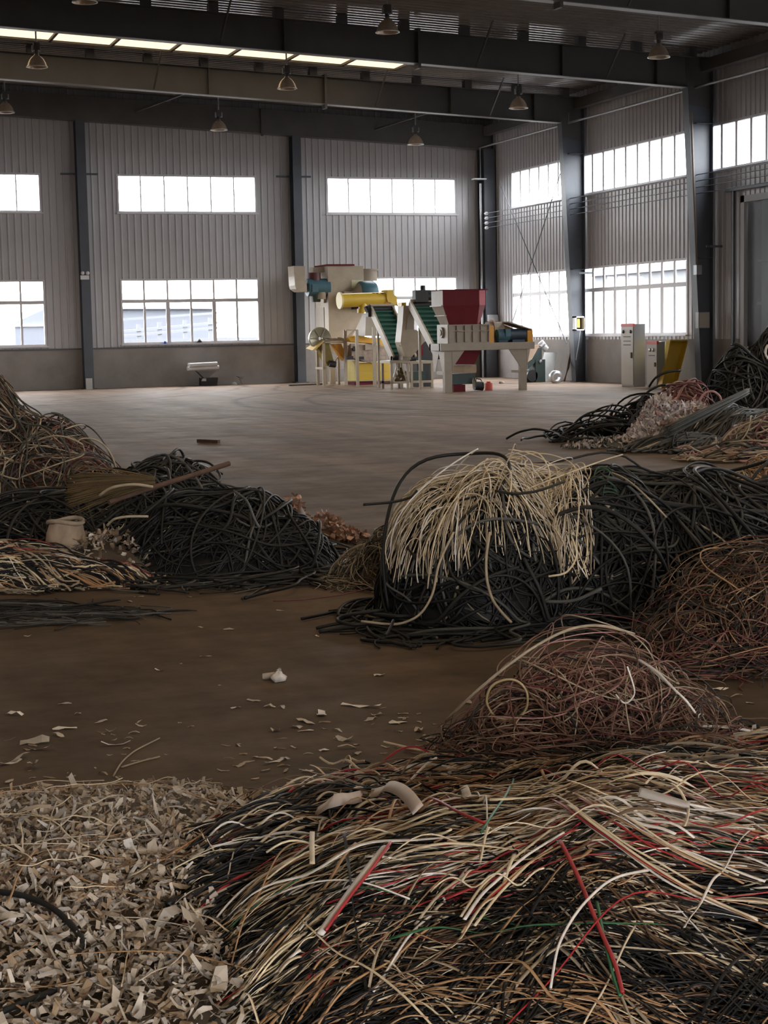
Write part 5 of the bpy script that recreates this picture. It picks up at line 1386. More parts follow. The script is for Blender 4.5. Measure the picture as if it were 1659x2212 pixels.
# the distinct ones
P = draped(HA, [(655, 1840), (730, 1822), (800, 1798), (845, 1800), (880, 1820), (905, 1845)], 0.07, 26, 0.02)
one('paper_tape', P, 0.024, 0.0012, cmat('tape_mauve', (0.56, 0.46, 0.39), 0.6, 0.1), 'wide pale tape arching over the left of the wire heap', 'tape', 4, np.linspace(-1.1, -0.8, 26))
P = draped(HA, [(676, 1850), (675, 1880), (676, 1925)], 0.03, 14); one('plastic_strip', P, 0.009, 0.0012, C_CRM, 'short cream strip hanging below the wide pale tape', 'strip', 4)
P = draped(HA, [(745, 1712), (800, 1740), (870, 1765), (960, 1795), (1050, 1830)], 0.02, 24); one('red_wire', P, 0.0042, 0.0042, C_RED, 'bright red wire running down from the left crest of the heap', 'wire')
P = draped(HA, [(1112, 1703), (1106, 1740), (1088, 1775), (1062, 1815), (1040, 1850)], 0.02, 24); one('green_wire', P, 0.003, 0.003, C_GRN, 'thin green wire crossing the crest of the wire heap', 'wire')
P = draped(HA, [(692, 2075), (740, 2010), (800, 1930), (835, 1885)], 0.025, 24); one('white_wire_bundle', P, 0.011, 0.004, C_WHT, 'white wire bundle slanting down the front of the heap', 'wire', 5)
P = draped(HA, [(705, 2072), (748, 2010), (806, 1938), (845, 1880)], 0.03, 24); one('red_wire', P, 0.004, 0.004, C_RED, 'red wire lying beside the white bundle on the heap front', 'wire')
P = draped(HA, [(1190, 2200), (1205, 2130), (1250, 2060), (1320, 1985), (1400, 1945)], 0.03, 28, 0.03); one('white_wire', P, 0.003, 0.003, C_WHT, 'thin white wire bowing across the right front of the heap', 'wire')
P = draped(HA, [(1210, 1880), (1250, 1960), (1290, 2060), (1330, 2150), (1345, 2210)], 0.03, 28); one('red_wire', P, 0.005, 0.004, C_RED, 'red and brown wire running down the right front of the heap', 'wire')
P = draped(HA, [(1290, 2010), (1305, 2090), (1325, 2170), (1340, 2212)], 0.025, 24); one('green_wire', P, 0.0035, 0.0035, C_GRN, 'green wire beside the red one at the right front', 'wire')
P = draped(HA, [(1230, 1680), (1330, 1645), (1420, 1620), (1520, 1622), (1600, 1640), (1659, 1655)], 0.03, 30); one('cream_wire', P, 0.0055, 0.005, C_CRM, 'long cream wire waving along the right crest of the heap', 'wire')
P = draped(HA, [(830, 1638), (900, 1655), (1000, 1672), (1110, 1685), (1200, 1700), (1310, 1685)], 0.03, 30); one('cream_wire', P, 0.0055, 0.005, C_CRM, 'long cream wire trailing over the middle crest of the heap', 'wire')
for k, (pts, lb) in enumerate((([(1180, 1765), (1260, 1820), (1350, 1880), (1440, 1935), (1540, 1990), (1650, 2040)], 'cream ribbon of wires falling across the middle right'), ([(1210, 1750), (1300, 1800), (1400, 1860), (1500, 1905), (1600, 1950)], 'upper cream ribbon of wires falling across the right'), ([(985, 2050), (1040, 1980), (1120, 1910), (1200, 1860)], 'cream ribbon of wires rising to the middle of the heap'))):
    for j in range(5):
        jx, jy = rng.normal(0, 10), rng.normal(0, 6)
        P = draped(HA, [(u+4*j+jx+rng.normal(0, 5), v+7*j-14+jy+rng.normal(0, 4)) for u, v in pts], 0.006+0.012*rng.uniform(), 28)[int(rng.integers(0, 5)):28-int(rng.integers(0, 6))]
        one('ribbon_wire', P, rng.uniform(0.003, 0.0055), 0.0018, (C_CRM, C_WHT, C_RED, C_CRM, C_TAN)[j], ('%s strand of the '+lb) % ('first', 'second', 'third', 'fourth', 'fifth')[j], 'wire', 5)
for k, (px, lb) in enumerate(((((870, 1705), (905, 1690), (950, 1690)), 'crumpled white film by the left crest of the heap'), (((1380, 1772), (1430, 1785), (1490, 1800)), 'grey brown tape on the right shoulder of the heap'), (((950, 1745), (985, 1750), (1010, 1775)), 'small pale film scrap in the middle of the crest'))):
    P = draped(HA, list(px), 0.03, 16); one('film_scrap', P, 0.016, 0.0015, (C_WHT, C_FLK2, C_FLK)[k], lb, 'film', 4, np.linspace(-1.2, -0.4, 16))

# ---- B: pale film flakes at the lower left
rng = np.random.default_rng(23)
HB = Heap([lobe(180, 4.45, 0.95, 0.95, 0.17, 2.2, 0.8), lobe(400, 3.9, 0.62, 0.75, 0.10, 2.0, 0.8), lobe(-60, 3.9, 0.7, 0.8, 0.10, 2.0, 0.8)])
bag = Bag(); HB.core(bag, 0, 0.86)
palB = [C_FLK, C_FLK2, C_FLK3, C_FLK4, C_WHT]
def film(heap, rng, K, Lr, Wr, zr_, w, tilt=0.45, which=None, rmax=1.0):
    x, y = heap.sample(rng, K, rmax, which); z = heap.h(x, y)*rng.uniform(0.9, 1.03, K)+rng.uniform(*zr_, K)
    V, F = flakes(rng, x, y, z, rng.uniform(*Lr, K)*rng.choice([0.7, 1, 1.5], K), rng.uniform(*Wr, K), 3, tilt)
    return V, F, pick(rng, K, w)
V, F, mi = film(HB, rng, 8500, (0.018, 0.060), (0.004, 0.018), (-0.004, 0.014), [0.42, 0.26, 0.18, 0.10, 0.03]); flake_bag(bag, V, F, mi+1)
link('film_flakes', bag.mesh('film_flakes', [C_DIRTL]+palB, False), 'mass of pale shredded film flakes at the lower left', 'film flakes', kind='stuff')
V, F, mi = film(HB, rng, 240, (0.035, 0.085), (0.014, 0.034), (0.008, 0.022), [0.55, 0.25, 0.12, 0.0, 0.08], 0.4)
flake_singles('film_flake', V, F, mi, palB, 'larger pale film flake lying on the lower left flake heap', 'film flake', 'larger flakes on the film heap')
x, y = HB.sample(rng, 150)
P = HB.strands(rng, 150, 18, (0.1, 0.5), 1.5, (0, 0.8), lift=0.012, layer=(0.98, 1.05), rad=0.0022)
bag = Bag(); tubes(bag, P, rng.uniform(0.0015, 0.004, 150), 0.0013, pick(rng, 150, [3, 2, 3, 1, .5]), 4)
link('loose_slivers', bag.mesh('loose_slivers', [C_CRM, C_FLK, C_TAN, C_BRN, C_RED]), 'thin cream and tan slivers strewn through the film flakes', 'slivers', kind='stuff')
P = draped(HB, [(0, 1940), (60, 1950), (120, 1975), (165, 2020), (182, 2050)], 0.01, 20); one('black_cable', P, 0.008, 0.008, C_BLK, 'black cable curving through the flakes at the left edge', 'cable')
P = draped(HB, [(182, 2050), (165, 2080), (190, 2100), (192, 2120)], 0.01, 16); one('black_cable', P, 0.006, 0.006, C_BLK, 'short kinked black cable end among the flakes', 'cable')
P = draped(HB, [(120, 2150), (70, 2170), (0, 2200)], 0.01, 16); one('black_cable', P, 0.008, 0.008, C_BLK, 'black cable at the bottom left corner among the flakes', 'cable')
P = draped(HB, [(360, 1965), (420, 1945), (490, 1915), (540, 1890)], 0.01, 20); one('black_cable', P, 0.010, 0.010, C_BLK, 'thick black cable lying between the flakes and the wire heap', 'cable')
P = draped(HB, [(350, 1870), (400, 1840), (450, 1808), (490, 1790)], 0.012, 20); one('orange_wire', P, 0.003, 0.003, cmat('wire_copper', (0.42, 0.18, 0.06), 0.4), 'thin copper orange wire on top of the flakes', 'wire')
P = draped(HB, [(245, 1680), (262, 1650), (290, 1625), (345, 1598)], 0.006, 20); one('pale_wire', P, 0.003, 0.003, C_CRD, 'pale bent wire on the floor behind the flakes', 'wire')
P = draped(HB, [(262, 1660), (300, 1648), (345, 1637)], 0.004, 14); one('pale_wire', P, 0.0035, 0.0035, C_CRD, 'short frayed pale wire beside the bent wire', 'wire')

# ---- C: low strands and scraps behind the foreground heap
rng = np.random.default_rng(31)
HC = Heap([lobe(1480, 5.0, 0.75, 0.45, 0.16), lobe(1250, 5.35, 0.85, 0.42, 0.06), lobe(1600, 5.6, 0.6, 0.35, 0.08), lobe(760, 4.9, 0.45, 0.3, 0.10)])
bag = Bag(); HC.core(bag, 0, 0.7)
wC = [0.46, 0.08, 0.04, 0.10, 0.16, 0.02, 0.004, 0.10, 0.06]
P, mi = bundle(HC, rng, 110, 10, (0.3, 0.9), (0.85, 1.05), wC, 0.004, coil=(-0.1, 0.4), lift=0.02, th_fn=lambda l, r: AR+r.normal(0, 0.35, len(l)))
K = len(P); ra = rng.uniform(0.002, 0.0055, K); tubes(bag, P, ra, np.where(rng.uniform(0, 1, K) < 0.5, 0.0012, ra), mi+1, 4)
V, F, fm = film(HC, rng, 1300, (0.02, 0.07), (0.006, 0.02), (0.0, 0.02), [0.4, 0.3, 0.2, 0.1, 0.03]); flake_bag(bag, V, F, fm+10)
link('strewn_wires', bag.mesh('strewn_wires', [C_DIRT]+palA+palB, False), 'low spread of black strands and pale scraps behind the foreground heap', 'scrap wire', kind='stuff')
V, F, fm = film(HC, rng, 60, (0.05, 0.11), (0.02, 0.045), (0.01, 0.03), [0.5, 0.3, 0.1, 0.0, 0.1])
flake_singles('film_scrap', V, F, fm, palB, 'larger pale film scrap behind the foreground wire heap', 'film scrap', 'larger scraps behind the wire heap')
P = draped(HC, [(940, 1640), (980, 1622), (1050, 1610), (1110, 1600)], 0.02, 20); one('black_cable', P, 0.014, 0.014, C_BLK, 'thick dark cable lying on the floor behind the wire heap', 'cable')
# black fringe left of the foreground heap
HL = Heap([lobe(560, 4.35, 0.42, 0.62, 0.16), lobe(690, 4.75, 0.42, 0.3, 0.15)])
bag = Bag(); HL.core(bag, 0, 0.75)
P, mi = bundle(HL, rng, 60, 11, (0.3, 0.8), (0.85, 1.06), [0.62, 0.05, 0.02, 0.08, 0.14, 0.05, 0, 0.04, 0.05], 0.004, lift=0.015, th_fn=lambda l, r: AR+0.55+r.normal(0, 0.3, len(l)), coil=(-0.3, 0.4))
K = len(P); ra = rng.uniform(0.002, 0.005, K); tubes(bag, P, ra, np.where(rng.uniform(0, 1, K) < 0.4, 0.0012, ra), mi+1, 4)
link('black_fringe_wires', bag.mesh('black_fringe_wires', [C_DIRT]+palA), 'black wires fringing the left side of the foreground heap', 'scrap wire', kind='stuff')

# ---- D: red brown wire tangle
def tangle(name, seed, lobes, K, L, rad, mats, w, label, cat='scrap wire', kap=3.0, coil=(0, 4.0), layer=(0.6, 1.04), N=34, loopz=0.03, corem=None, coref=0.62, fmax=3.0, S=5, **kw):
    rg = np.random.default_rng(seed); H = Heap(lobes); bag = Bag()
    if corem is not None: H.core(bag, 0, coref)
    ra = rg.uniform(rad[0], rad[1], K)
    P = H.walk(rg, K, N, L, kap, coil, layer=layer, rad=ra, loopz=loopz, fmax=fmax, **kw)
    tubes(bag, P, ra, ra, pick(rg, K, w)+1, S)
    link(name, bag.mesh(name, [corem or C_DIRT]+mats), label, cat, kind='stuff')
    return H, rg
def extras(name, H, rg, K, L, rad, mats, w, labels, groups, cat, kap=1.2, coil=(0, 1.0), layer=(1.0, 1.05), N=36, loopz=0.08, **kw):
    ra = rg.uniform(rad[0], rad[1], K)
    P = H.walk(rg, K, N, L, kap, coil, layer=layer, rad=ra, loopz=loopz, **kw)
    singles(name, P, ra, ra, pick(rg, K, w), mats, labels, cat, groups, 6)
palD = [C_RST, C_MAR, C_BRN, C_CRD, C_BLK2, C_PNK]
HD, rg = tangle('red_brown_tangle', 41, [lobe(1265, 5.85, 0.36, 0.28, 0.36, 2.0, 0.75), lobe(1110, 5.72, 0.24, 0.22, 0.20), lobe(1420, 5.8, 0.22, 0.24, 0.20)], 800, (0.5, 1.5), (0.0013, 0.0030), palD, [5, 2.5, 3, 1.6, 2, 0.8], 'tangle of thin red brown wires standing behind the foreground heap', corem=C_DIRT, coref=0.5, layer=(0.45, 1.05), kap=4.0, coil=(0, 5), loopz=0.16, N=44, fmax=4)
extras('tangle_wire', HD, rg, 46, (0.7, 1.6), (0.0014, 0.0028), [C_CRD, C_RST, C_WHT], [3, 6, 0.5], ['pale wire looping over the red brown tangle', 'rust coloured wire looping over the red brown tangle', 'white wire looping over the red brown tangle'], ['pale wires on the red brown tangle', 'rust wires on the red brown tangle', 'white wires on the red brown tangle'], 'wire', kap=3.0, coil=(0, 5), loopz=0.12)
def arch(px, fds, n=30):
    q = []
    for (u, v), fd in zip(px, fds):
        d = ray(u, v); t = fd/(d[0]*FWD[0]+d[1]*FWD[1]); p = np.array([0, 0, EYE])+d*t; p[2] = max(p[2], 0.006); q.append(p)
    q = np.array(q); k = np.linspace(0, len(q)-1, n); P = np.stack([np.interp(k, np.arange(len(q)), q[:, i]) for i in range(3)], -1)
    for _ in range(6): P[1:-1] = 0.25*P[:-2]+0.5*P[1:-1]+0.25*P[2:]
    return P
one('pale_wire', arch([(962, 1558), (1020, 1500), (1080, 1450), (1150, 1398), (1230, 1355), (1300, 1348), (1370, 1370)], [5.75, 5.6, 5.55, 5.55, 5.6, 5.7, 5.8]), 0.005, 0.005, C_CRD, 'long pale wire arching over the red brown tangle to the floor', 'wire')
one('coiled_wire', arch([(1075, 1555), (1045, 1520), (1060, 1475), (1110, 1462), (1142, 1490), (1140, 1540), (1100, 1560), (1060, 1545)], [5.6, 5.58, 5.56, 5.55, 5.56, 5.58, 5.6, 5.62], 34), 0.004, 0.004, cmat('wire_gold', (0.42, 0.32, 0.16), 0.45), 'golden coil of wire at the left foot of the red brown tangle', 'wire')
one('white_wire', arch([(1400, 1440), (1440, 1475), (1480, 1510), (1502, 1540)], [5.6, 5.55, 5.5, 5.5], 20), 0.004, 0.004, C_WHT, 'white wire end hanging off the right of the red brown tangle', 'wire')
one('grey_strip', arch([(1380, 1425), (1420, 1450), (1465, 1498)], [5.6, 5.56, 5.52], 16), 0.014, 0.002, C_FLK2, 'flat grey strip on the right of the red brown tangle', 'strip', 4)
one('white_wire', arch([(1330, 1500), (1350, 1525), (1375, 1500), (1362, 1460), (1355, 1440)], [5.55]*5, 24), 0.003, 0.003, C_WHT, 'white hooked wire in the middle of the red brown tangle', 'wire')

# ---- E: brown tangle at the right edge
tangle('brown_tangle', 51, [lobe(1640, 7.55, 0.46, 0.42, 0.46, 2.0, 0.7), lobe(1500, 7.4, 0.26, 0.30, 0.24), lobe(1760, 7.6, 0.5, 0.4, 0.46)], 1500, (0.4, 1.3), (0.0015, 0.0034), [C_BRN, C_RST, C_TAN, C_CRD, C_MAR, C_BLK2], [7, 1.2, 0.7, 0.35, 2.0, 5], 'brown thin wire tangle heaped at the right edge', corem=C_DIRT, coref=0.75, layer=(0.6, 1.05), kap=4.5, coil=(0, 5), loopz=0.15, N=44, fmax=5)

# ---- F: the large black cable heap with cream wires on top
palK = [C_BLK, C_BLK2, C_GRY, C_DGR, C_CRD]
lobF = [lobe(1040, 8.75, 0.56, 0.60, 0.68, 2.4, 0.55), lobe(1240, 9.0, 0.66, 0.72, 0.69, 2.4, 0.55), lobe(1450, 9.35, 0.70, 0.80, 0.66, 2.4, 0.55), lobe(1660, 9.8, 0.62, 0.8, 0.54, 2.4, 0.55)]
HF, rg = tangle('black_cables', 61, lobF, 2500, (0.5, 2.0), (0.0032, 0.0092), palK, [7, 4, 0.6, 0.8, 0.25], 'mass of black cables in the big heap right of centre', 'scrap cable', kap=2.4, coil=(0, 2.2), layer=(0.84, 1.02), corem=C_BLK, coref=0.78, N=36, loopz=0.06)
extras('black_cable', HF, rg, 110, (1.0, 2.6), (0.006, 0.011), palK[:4], [5, 5, 0.8, 1.2], ['%s cable lying on the outside of the big black heap' % c for c in ('black', 'dusty black', 'grey', 'olive grey')], ['%s cables on the big black heap' % c for c in ('black', 'dusty black', 'grey', 'olive grey')], 'cable', loopz=0.14, coil=(0, 2.0), kap=1.8, hang=0.3)
# cream wires: walks over the crown of the left lobes, kept only where they stay high and on the left
def cream(K, rg, rad, L, loopz, layer):
    got = []; n = 0
    while n < K:
        ra = rg.uniform(rad[0], rad[1], 400)
        P = HF.walk(rg, 400, 30, L, 2.0, (0, 1.8), layer=layer, rad=ra, loopz=loopz, which=[1.0, 0.9, 0, 0], hang=0.5)
        rx = P[..., 0]*RGT[0]+P[..., 1]*RGT[1]; fx = P[..., 0]*FWD[0]+P[..., 1]*FWD[1]
        u = CXP+rx/(fx+0.1)*FPX
        zl_ = 0.30+0.10*np.sin(u*0.013)+0.0006*np.maximum(0, 960-u)
        ok = ((P[..., 2] > zl_).mean(axis=1) > 0.93) & (u.max(axis=1) < 1285) & (u.min(axis=1) > 810)
        got.append(np.concatenate([P[ok].reshape(ok.sum(), -1), ra[ok][:, None]], 1)); n += ok.sum()
    G = np.concatenate(got)[:K]; return G[:, :-1].reshape(K, 30, 3), G[:, -1]
rg = np.random.default_rng(63); bag = Bag()
P, ra = cream(1400, rg, (0.0017, 0.0034), (0.25, 0.85), 0.08, (1.0, 1.05))
tubes(bag, P, ra, ra, pick(rg, len(P), [5, 4, 2]), 5)
link('cream_wires', bag.mesh('cream_wires', [C_CRM, C_CRD, C_WHT]), 'mass of cream wires draped over the top of the big black heap', 'scrap wire', kind='stuff')
P, ra = cream(60, rg, (0.0024, 0.0042), (0.5, 1.1), 0.18, (1.02, 1.06))
singles('cream_wire', P, ra, ra, pick(rg, 60, [5, 3, 2]), [C_CRM, C_CRD, C_WHT], ['%s wire curling out of the pale bunch on the big heap' % c for c in ('cream', 'dusty cream', 'white')], 'wire', ['%s wires of the pale bunch' % c for c in ('cream', 'dusty cream', 'white')], 6)
one('cream_wire', arch([(1058, 1150), (1050, 1200), (1050, 1250), (1062, 1295), (1085, 1325), (1105, 1345)], [8.1, 8.02, 7.96, 7.9, 7.85, 7.82]), 0.007, 0.007, C_CRD, 'pale cable hanging down the front of the big black heap', 'cable')
one('cream_wire', arch([(980, 1150), (945, 1220), (938, 1280), (910, 1330), (860, 1352), (780, 1342)], [8.2, 8.1, 8.0, 7.95, 7.95, 8.0]), 0.006, 0.006, C_CRD, 'pale cable trailing from the front of the big heap to the floor at left', 'cable')
one('cream_wire', arch([(1235, 1160), (1250, 1200), (1225, 1240), (1185, 1245)], [8.2, 8.1, 8.05, 8.05], 20), 0.005, 0.005, C_CRM, 'cream wire looping below the right side of the pale bunch', 'wire')
one('cream_wire', arch([(1110, 1068), (1180, 1040), (1260, 1010), (1310, 992), (1345, 982)], [8.6, 8.6, 8.7, 8.9, 9.0], 20), 0.004, 0.004, C_CRM, 'cream wire sticking up at the right of the pale bunch', 'wire')
one('cream_wire', arch([(1290, 1012), (1350, 1030), (1400, 1075), (1440, 1118)], [8.9, 8.6, 8.45, 8.4], 20), 0.005, 0.005, C_CRD, 'pale wire crossing the dark right side of the big heap', 'wire')
one('dark_cable', arch([(1070, 1060), (1110, 1068), (1160, 1062), (1220, 1040)], [8.35, 8.3, 8.32, 8.5], 20), 0.007, 0.007, C_BLK2, 'dark cable lying across the cream wires', 'cable')
one('dark_cable', arch([(785, 1090), (850, 1085), (890, 1075), (900, 1060)], [8.5, 8.55, 8.6, 8.65], 20), 0.007, 0.007, C_BLK, 'dark cable end poking out left of the cream wires', 'cable')
one('dark_cable', arch([(1380, 1080), (1480, 1095), (1570, 1104), (1659, 1108)], [8.7, 8.75, 8.85, 9.0], 20), 0.017, 0.017, C_BLK, 'thick black cable lying across the right of the big heap', 'cable')
one('dark_cable', arch([(1500, 1050), (1500, 1110), (1490, 1170), (1480, 1230)], [8.9, 8.7, 8.65, 8.6], 20), 0.010, 0.010, C_BLK2, 'dusty black cable hanging down the right of the big heap', 'cable')
one('dark_cable', arch([(830, 1340), (770, 1352), (722, 1342), (740, 1328), (830, 1318)], [8.1, 8.0, 8.05, 8.2, 8.25], 24), 0.009, 0.009, C_BLK, 'black cable loop on the floor left of the big heap', 'cable')
one('dark_cable', arch([(850, 1340), (838, 1368), (832, 1372)], [8.0, 7.75, 7.7], 12), 0.007, 0.007, C_BLK2, 'short black cable end on the floor below the big heap', 'cable')
one('red_wire', arch([(590, 1298), (660, 1295), (740, 1285), (800, 1270)], [8.95, 8.95, 9.0, 9.05], 20), 0.004, 0.004, C_MAR, 'thin dark red wire on the floor left of the big heap', 'wire')
one('dark_cable', arch([(1180, 1300), (1240, 1300), (1300, 1272)], [8.0, 7.95, 7.9], 14), 0.008, 0.008, C_GRY, 'grey cable end sticking out low at the front of the big heap', 'cable')
one('dark_cable', arch([(1465, 1030), (1478, 1012), (1500, 1010), (1510, 1028)], [9.5]*4, 16), 0.012, 0.012, C_BLK, 'black loop standing up on top of the big heap', 'cable')
# green patch between cream and black
HG = Heap([lobe(1300, 8.75, 0.14, 0.25, 0.70, 2.6, 0.6)])
rg = np.random.default_rng(64); ra = rg.uniform(0.003, 0.006, 70)
P = HG.walk(rg, 70, 20, (0.3, 0.7), 1.2, (0, 1), layer=(1.0, 1.04), rad=ra); P[..., 2] = np.maximum(P[..., 2], HF.h(P[..., 0], P[..., 1])*1.0)
bag = Bag(); tubes(bag, P, ra, ra, pick(rg, 70, [3, 2]), 5)
link('green_wires', bag.mesh('green_wires', [cmat('wire_dark_green', (0.020, 0.05, 0.028), 0.5), C_DGR]), 'dark green wires tucked between the pale bunch and black cables', 'scrap wire', kind='stuff')

# ---- G: grey tan fine tangle, H: pink fluff
tangle('grey_tan_tangle', 71, [lobe(785, 10.1, 0.22, 0.24, 0.22, 1.8, 0.8), lobe(850, 9.9, 0.26, 0.25, 0.34, 1.8, 0.8)], 650, (0.3, 0.9), (0.0018, 0.0034), [C_CRD, C_DGR, C_GRY, C_BRN], [4, 3, 2, 2], 'fine grey tan wire tangle at the left foot of the big heap', corem=C_DIRTL, coref=0.6, layer=(0.55, 1.05), kap=5, coil=(0, 5), loopz=0.04, N=40, fmax=5)
def fluff(name, seed, lobes, K, mats, w, label, cat, Lr=(0.03, 0.09), Wr=(0.02, 0.05), tilt=1.0):
    rg = np.random.default_rng(seed); H = Heap(lobes); bag = Bag(); H.core(bag, 0, 0.8)
    x, y = H.sample(rg, K, 1.0); z = H.h(x, y)*rg.uniform(0.7, 1.05, K)
    V, F = flakes(rg, x, y, z, rg.uniform(*Lr, K), rg.uniform(*Wr, K), 3, tilt); flake_bag(bag, V, F, pick(rg, K, w)+1)
    link(name, bag.mesh(name, [mats[-1]]+mats, False), label, cat, kind='stuff')
    return H
C_PK1 = cmat('film_peach', (0.46, 0.27, 0.19), 0.6, 0.15); C_PK2 = cmat('film_rose', (0.34, 0.20, 0.15), 0.6, 0.15)
fluff('peach_film_scraps', 73, [lobe(705, 12.1, 0.16, 0.18, 0.20), lobe(640, 12.9, 0.10, 0.14, 0.26), lobe(755, 12.0, 0.12, 0.1, 0.10)], 420, [C_PK1, C_PK2, C_FLK, C_BRN], [4, 3, 1.2, 1], 'peach coloured film scraps between the two black heaps', 'film')

# ---- I: left black cable heap
lobI = [lobe(480, 10.75, 0.72, 0.60, 0.46, 2.2, 0.75), lobe(350, 12.3, 0.72, 0.7, 0.58, 2.0, 0.8), lobe(600, 10.65, 0.40, 0.42, 0.34, 2.0, 0.8), lobe(110, 11.6, 0.8, 0.7, 0.38, 2.2, 0.75), lobe(300, 11.6, 0.5, 0.6, 0.48, 2.2, 0.8)]
HI, rg = tangle('black_cables', 81, lobI, 1900, (0.6, 2.4), (0.0032, 0.0088), palK, [7, 4, 0.5, 0.7, 0.12], 'mass of black cables in the low heap at left', 'scrap cable', kap=1.8, coil=(0, 1.6), layer=(0.84, 1.02), corem=C_BLK, coref=0.78, N=36, loopz=0.05)
extras('black_cable', HI, rg, 100, (1.0, 2.8), (0.0065, 0.0115), palK[:4], [5, 5, 0.6, 0.8], ['%s cable lying on the outside of the left black heap' % c for c in ('black', 'dusty black', 'grey', 'olive grey')], ['%s cables on the left black heap' % c for c in ('black', 'dusty black', 'grey', 'olive grey')], 'cable', loopz=0.09)
V, F, fm = film(HI, rg, 40, (0.03, 0.09), (0.01, 0.03), (0.005, 0.02), [0.5, 0.3, 0.1, 0.0, 0.2])
flake_singles('film_scrap', V, F, fm, palB, 'small pale scrap caught in the left black cable heap', 'film scrap', 'pale scraps in the left black heap')
one('pale_wire', arch([(505, 1060), (535, 1080), (548, 1120), (560, 1140)], [10.3, 10.2, 10.1, 10.1], 18), 0.008, 0.008, C_GRY, 'grey cable curving down the front of the left black heap', 'cable')
one('dark_cable', arch([(480, 1245), (560, 1255), (640, 1245), (700, 1258)], [10.0, 9.95, 9.98, 9.85], 20), 0.010, 0.010, C_BLK, 'black cable end reaching out on the floor right of the left heap', 'cable')
P = draped(HI, [(330, 1000), (380, 990), (430, 1005), (480, 1030)], 0.03, 18); one('dark_cable', P, 0.012, 0.012, C_BLK, 'black cable lying over the top of the left heap behind the broom handle', 'cable')
# broom lying on the heap
b0 = arch([(335, 1052), (400, 1028), (495, 1000)], [11.0, 11.05, 11.2], 12)
bt = thing('broom', 'straw broom with brown handle lying across the left black heap', 'broom', tuple(b0[0]-np.array([0, 0, 0.1])))
MB().path([tuple(p) for p in arch([(235, 1085), (300, 1062), (400, 1032), (495, 1001)], [10.45, 10.6, 10.75, 11.0], 12)], 0.017, 8).build('handle', M_BROWNROD, bt)
rg = np.random.default_rng(84); K = 260
hd = np.array(arch([(335, 1050), (322, 1046)], [10.55, 10.55], 2)[0]); tl_ = np.array(arch([(150, 1055), (140, 1055)], [10.5, 10.5], 2)[0])
s = np.linspace(0, 1, 12)[None, :, None]
ax = (tl_-hd); sd = np.cross(ax, [0, 0, 1]); sd = sd/np.linalg.norm(sd)
sp1 = rg.normal(0, 1, (K, 1, 1)); sp2 = rg.normal(0, 1, (K, 1, 1))
P = hd[None, None]+ax[None, None]*s*rg.uniform(0.8, 1.05, (K, 1, 1))+np.array([0, 0, 1.0])[None, None]*(sp1*(0.010+0.050*s**1.1)-0.05*s**2+0.03)+sd[None, None]*sp2*(0.012+0.06*s)
bag = Bag(); tubes(bag, P, 0.0025, 0.0025, pick(rg, K, [3, 2]), 4)
me = bag.mesh('bristles', [cmat('straw', (0.13, 0.080, 0.026), 0.7), cmat('straw_dark', (0.07, 0.044, 0.018), 0.7)])
o = link('bristles', me, None, None); o.parent = bt; o.location = Vector(o.location)-Vector(bt.location); o['kind'] = 'stuff'
one('pale_cable', arch([(215, 1070), (240, 1052), (290, 1045), (330, 1052)], [10.2, 10.15, 10.15, 10.2], 20), 0.009, 0.009, C_CRD, 'pale cable curving below the straw broom', 'cable')
one('pale_cable', arch([(232, 1135), (245, 1120), (280, 1115), (320, 1116)], [10.2, 10.15, 10.15, 10.2], 18), 0.008, 0.008, C_CRD, 'pale cable piece lying right of the tan sack', 'cable')
# tan sack
q = np.array([*ctr(150, 10.45), 0]); sk = thing('sack', 'crumpled tan sack with a rolled rim beside the left black heap', 'sack', (q[0], q[1]+0.1, 0))
qx, qy = q[0], q[1]+0.12
sm = MB(); prof = [(0.02, 0.0), (0.11, 0.01), (0.135, 0.06), (0.12, 0.12), (0.105, 0.16), (0.10, 0.19)]
sm.lathe((qx, qy, 0.15), prof, 26)
rr_ = random.Random(3)
sm.v = [(x+rr_.uniform(-0.012, 0.012), y+rr_.uniform(-0.012, 0.012), z+rr_.uniform(-0.008, 0.008)) for x, y, z in sm.v]
sm.build('body', cmat('sack_tan', (0.34, 0.25, 0.175), 0.8), sk)
MB().path([(qx+0.11*math.cos(k*0.4), qy+0.11*math.sin(k*0.4), 0.345+0.012*math.sin(k*0.8)) for k in range(17)], 0.014, 8).build('rim', cmat('sack_rim', (0.32, 0.25, 0.18), 0.8), sk)
# scraps between sack and heap
HS = Heap([lobe(240, 10.6, 0.40, 0.5, 0.26), lobe(130, 10.45, 0.3, 0.25, 0.10)])
rg = np.random.default_rng(86); bag = Bag(); HS.core(bag, 0, 0.8)
V, F, fm = film(HS, rg, 420, (0.03, 0.09), (0.01, 0.035), (0.0, 0.03), [0.3, 0.2, 0.3, 0.4, 0.06], 0.6); flake_bag(bag, V, F, fm+1)
link('mixed_scraps', bag.mesh('mixed_scraps', [C_DIRTL]+palB, False), 'brown and cream scraps around the tan sack', 'scraps', kind='stuff')

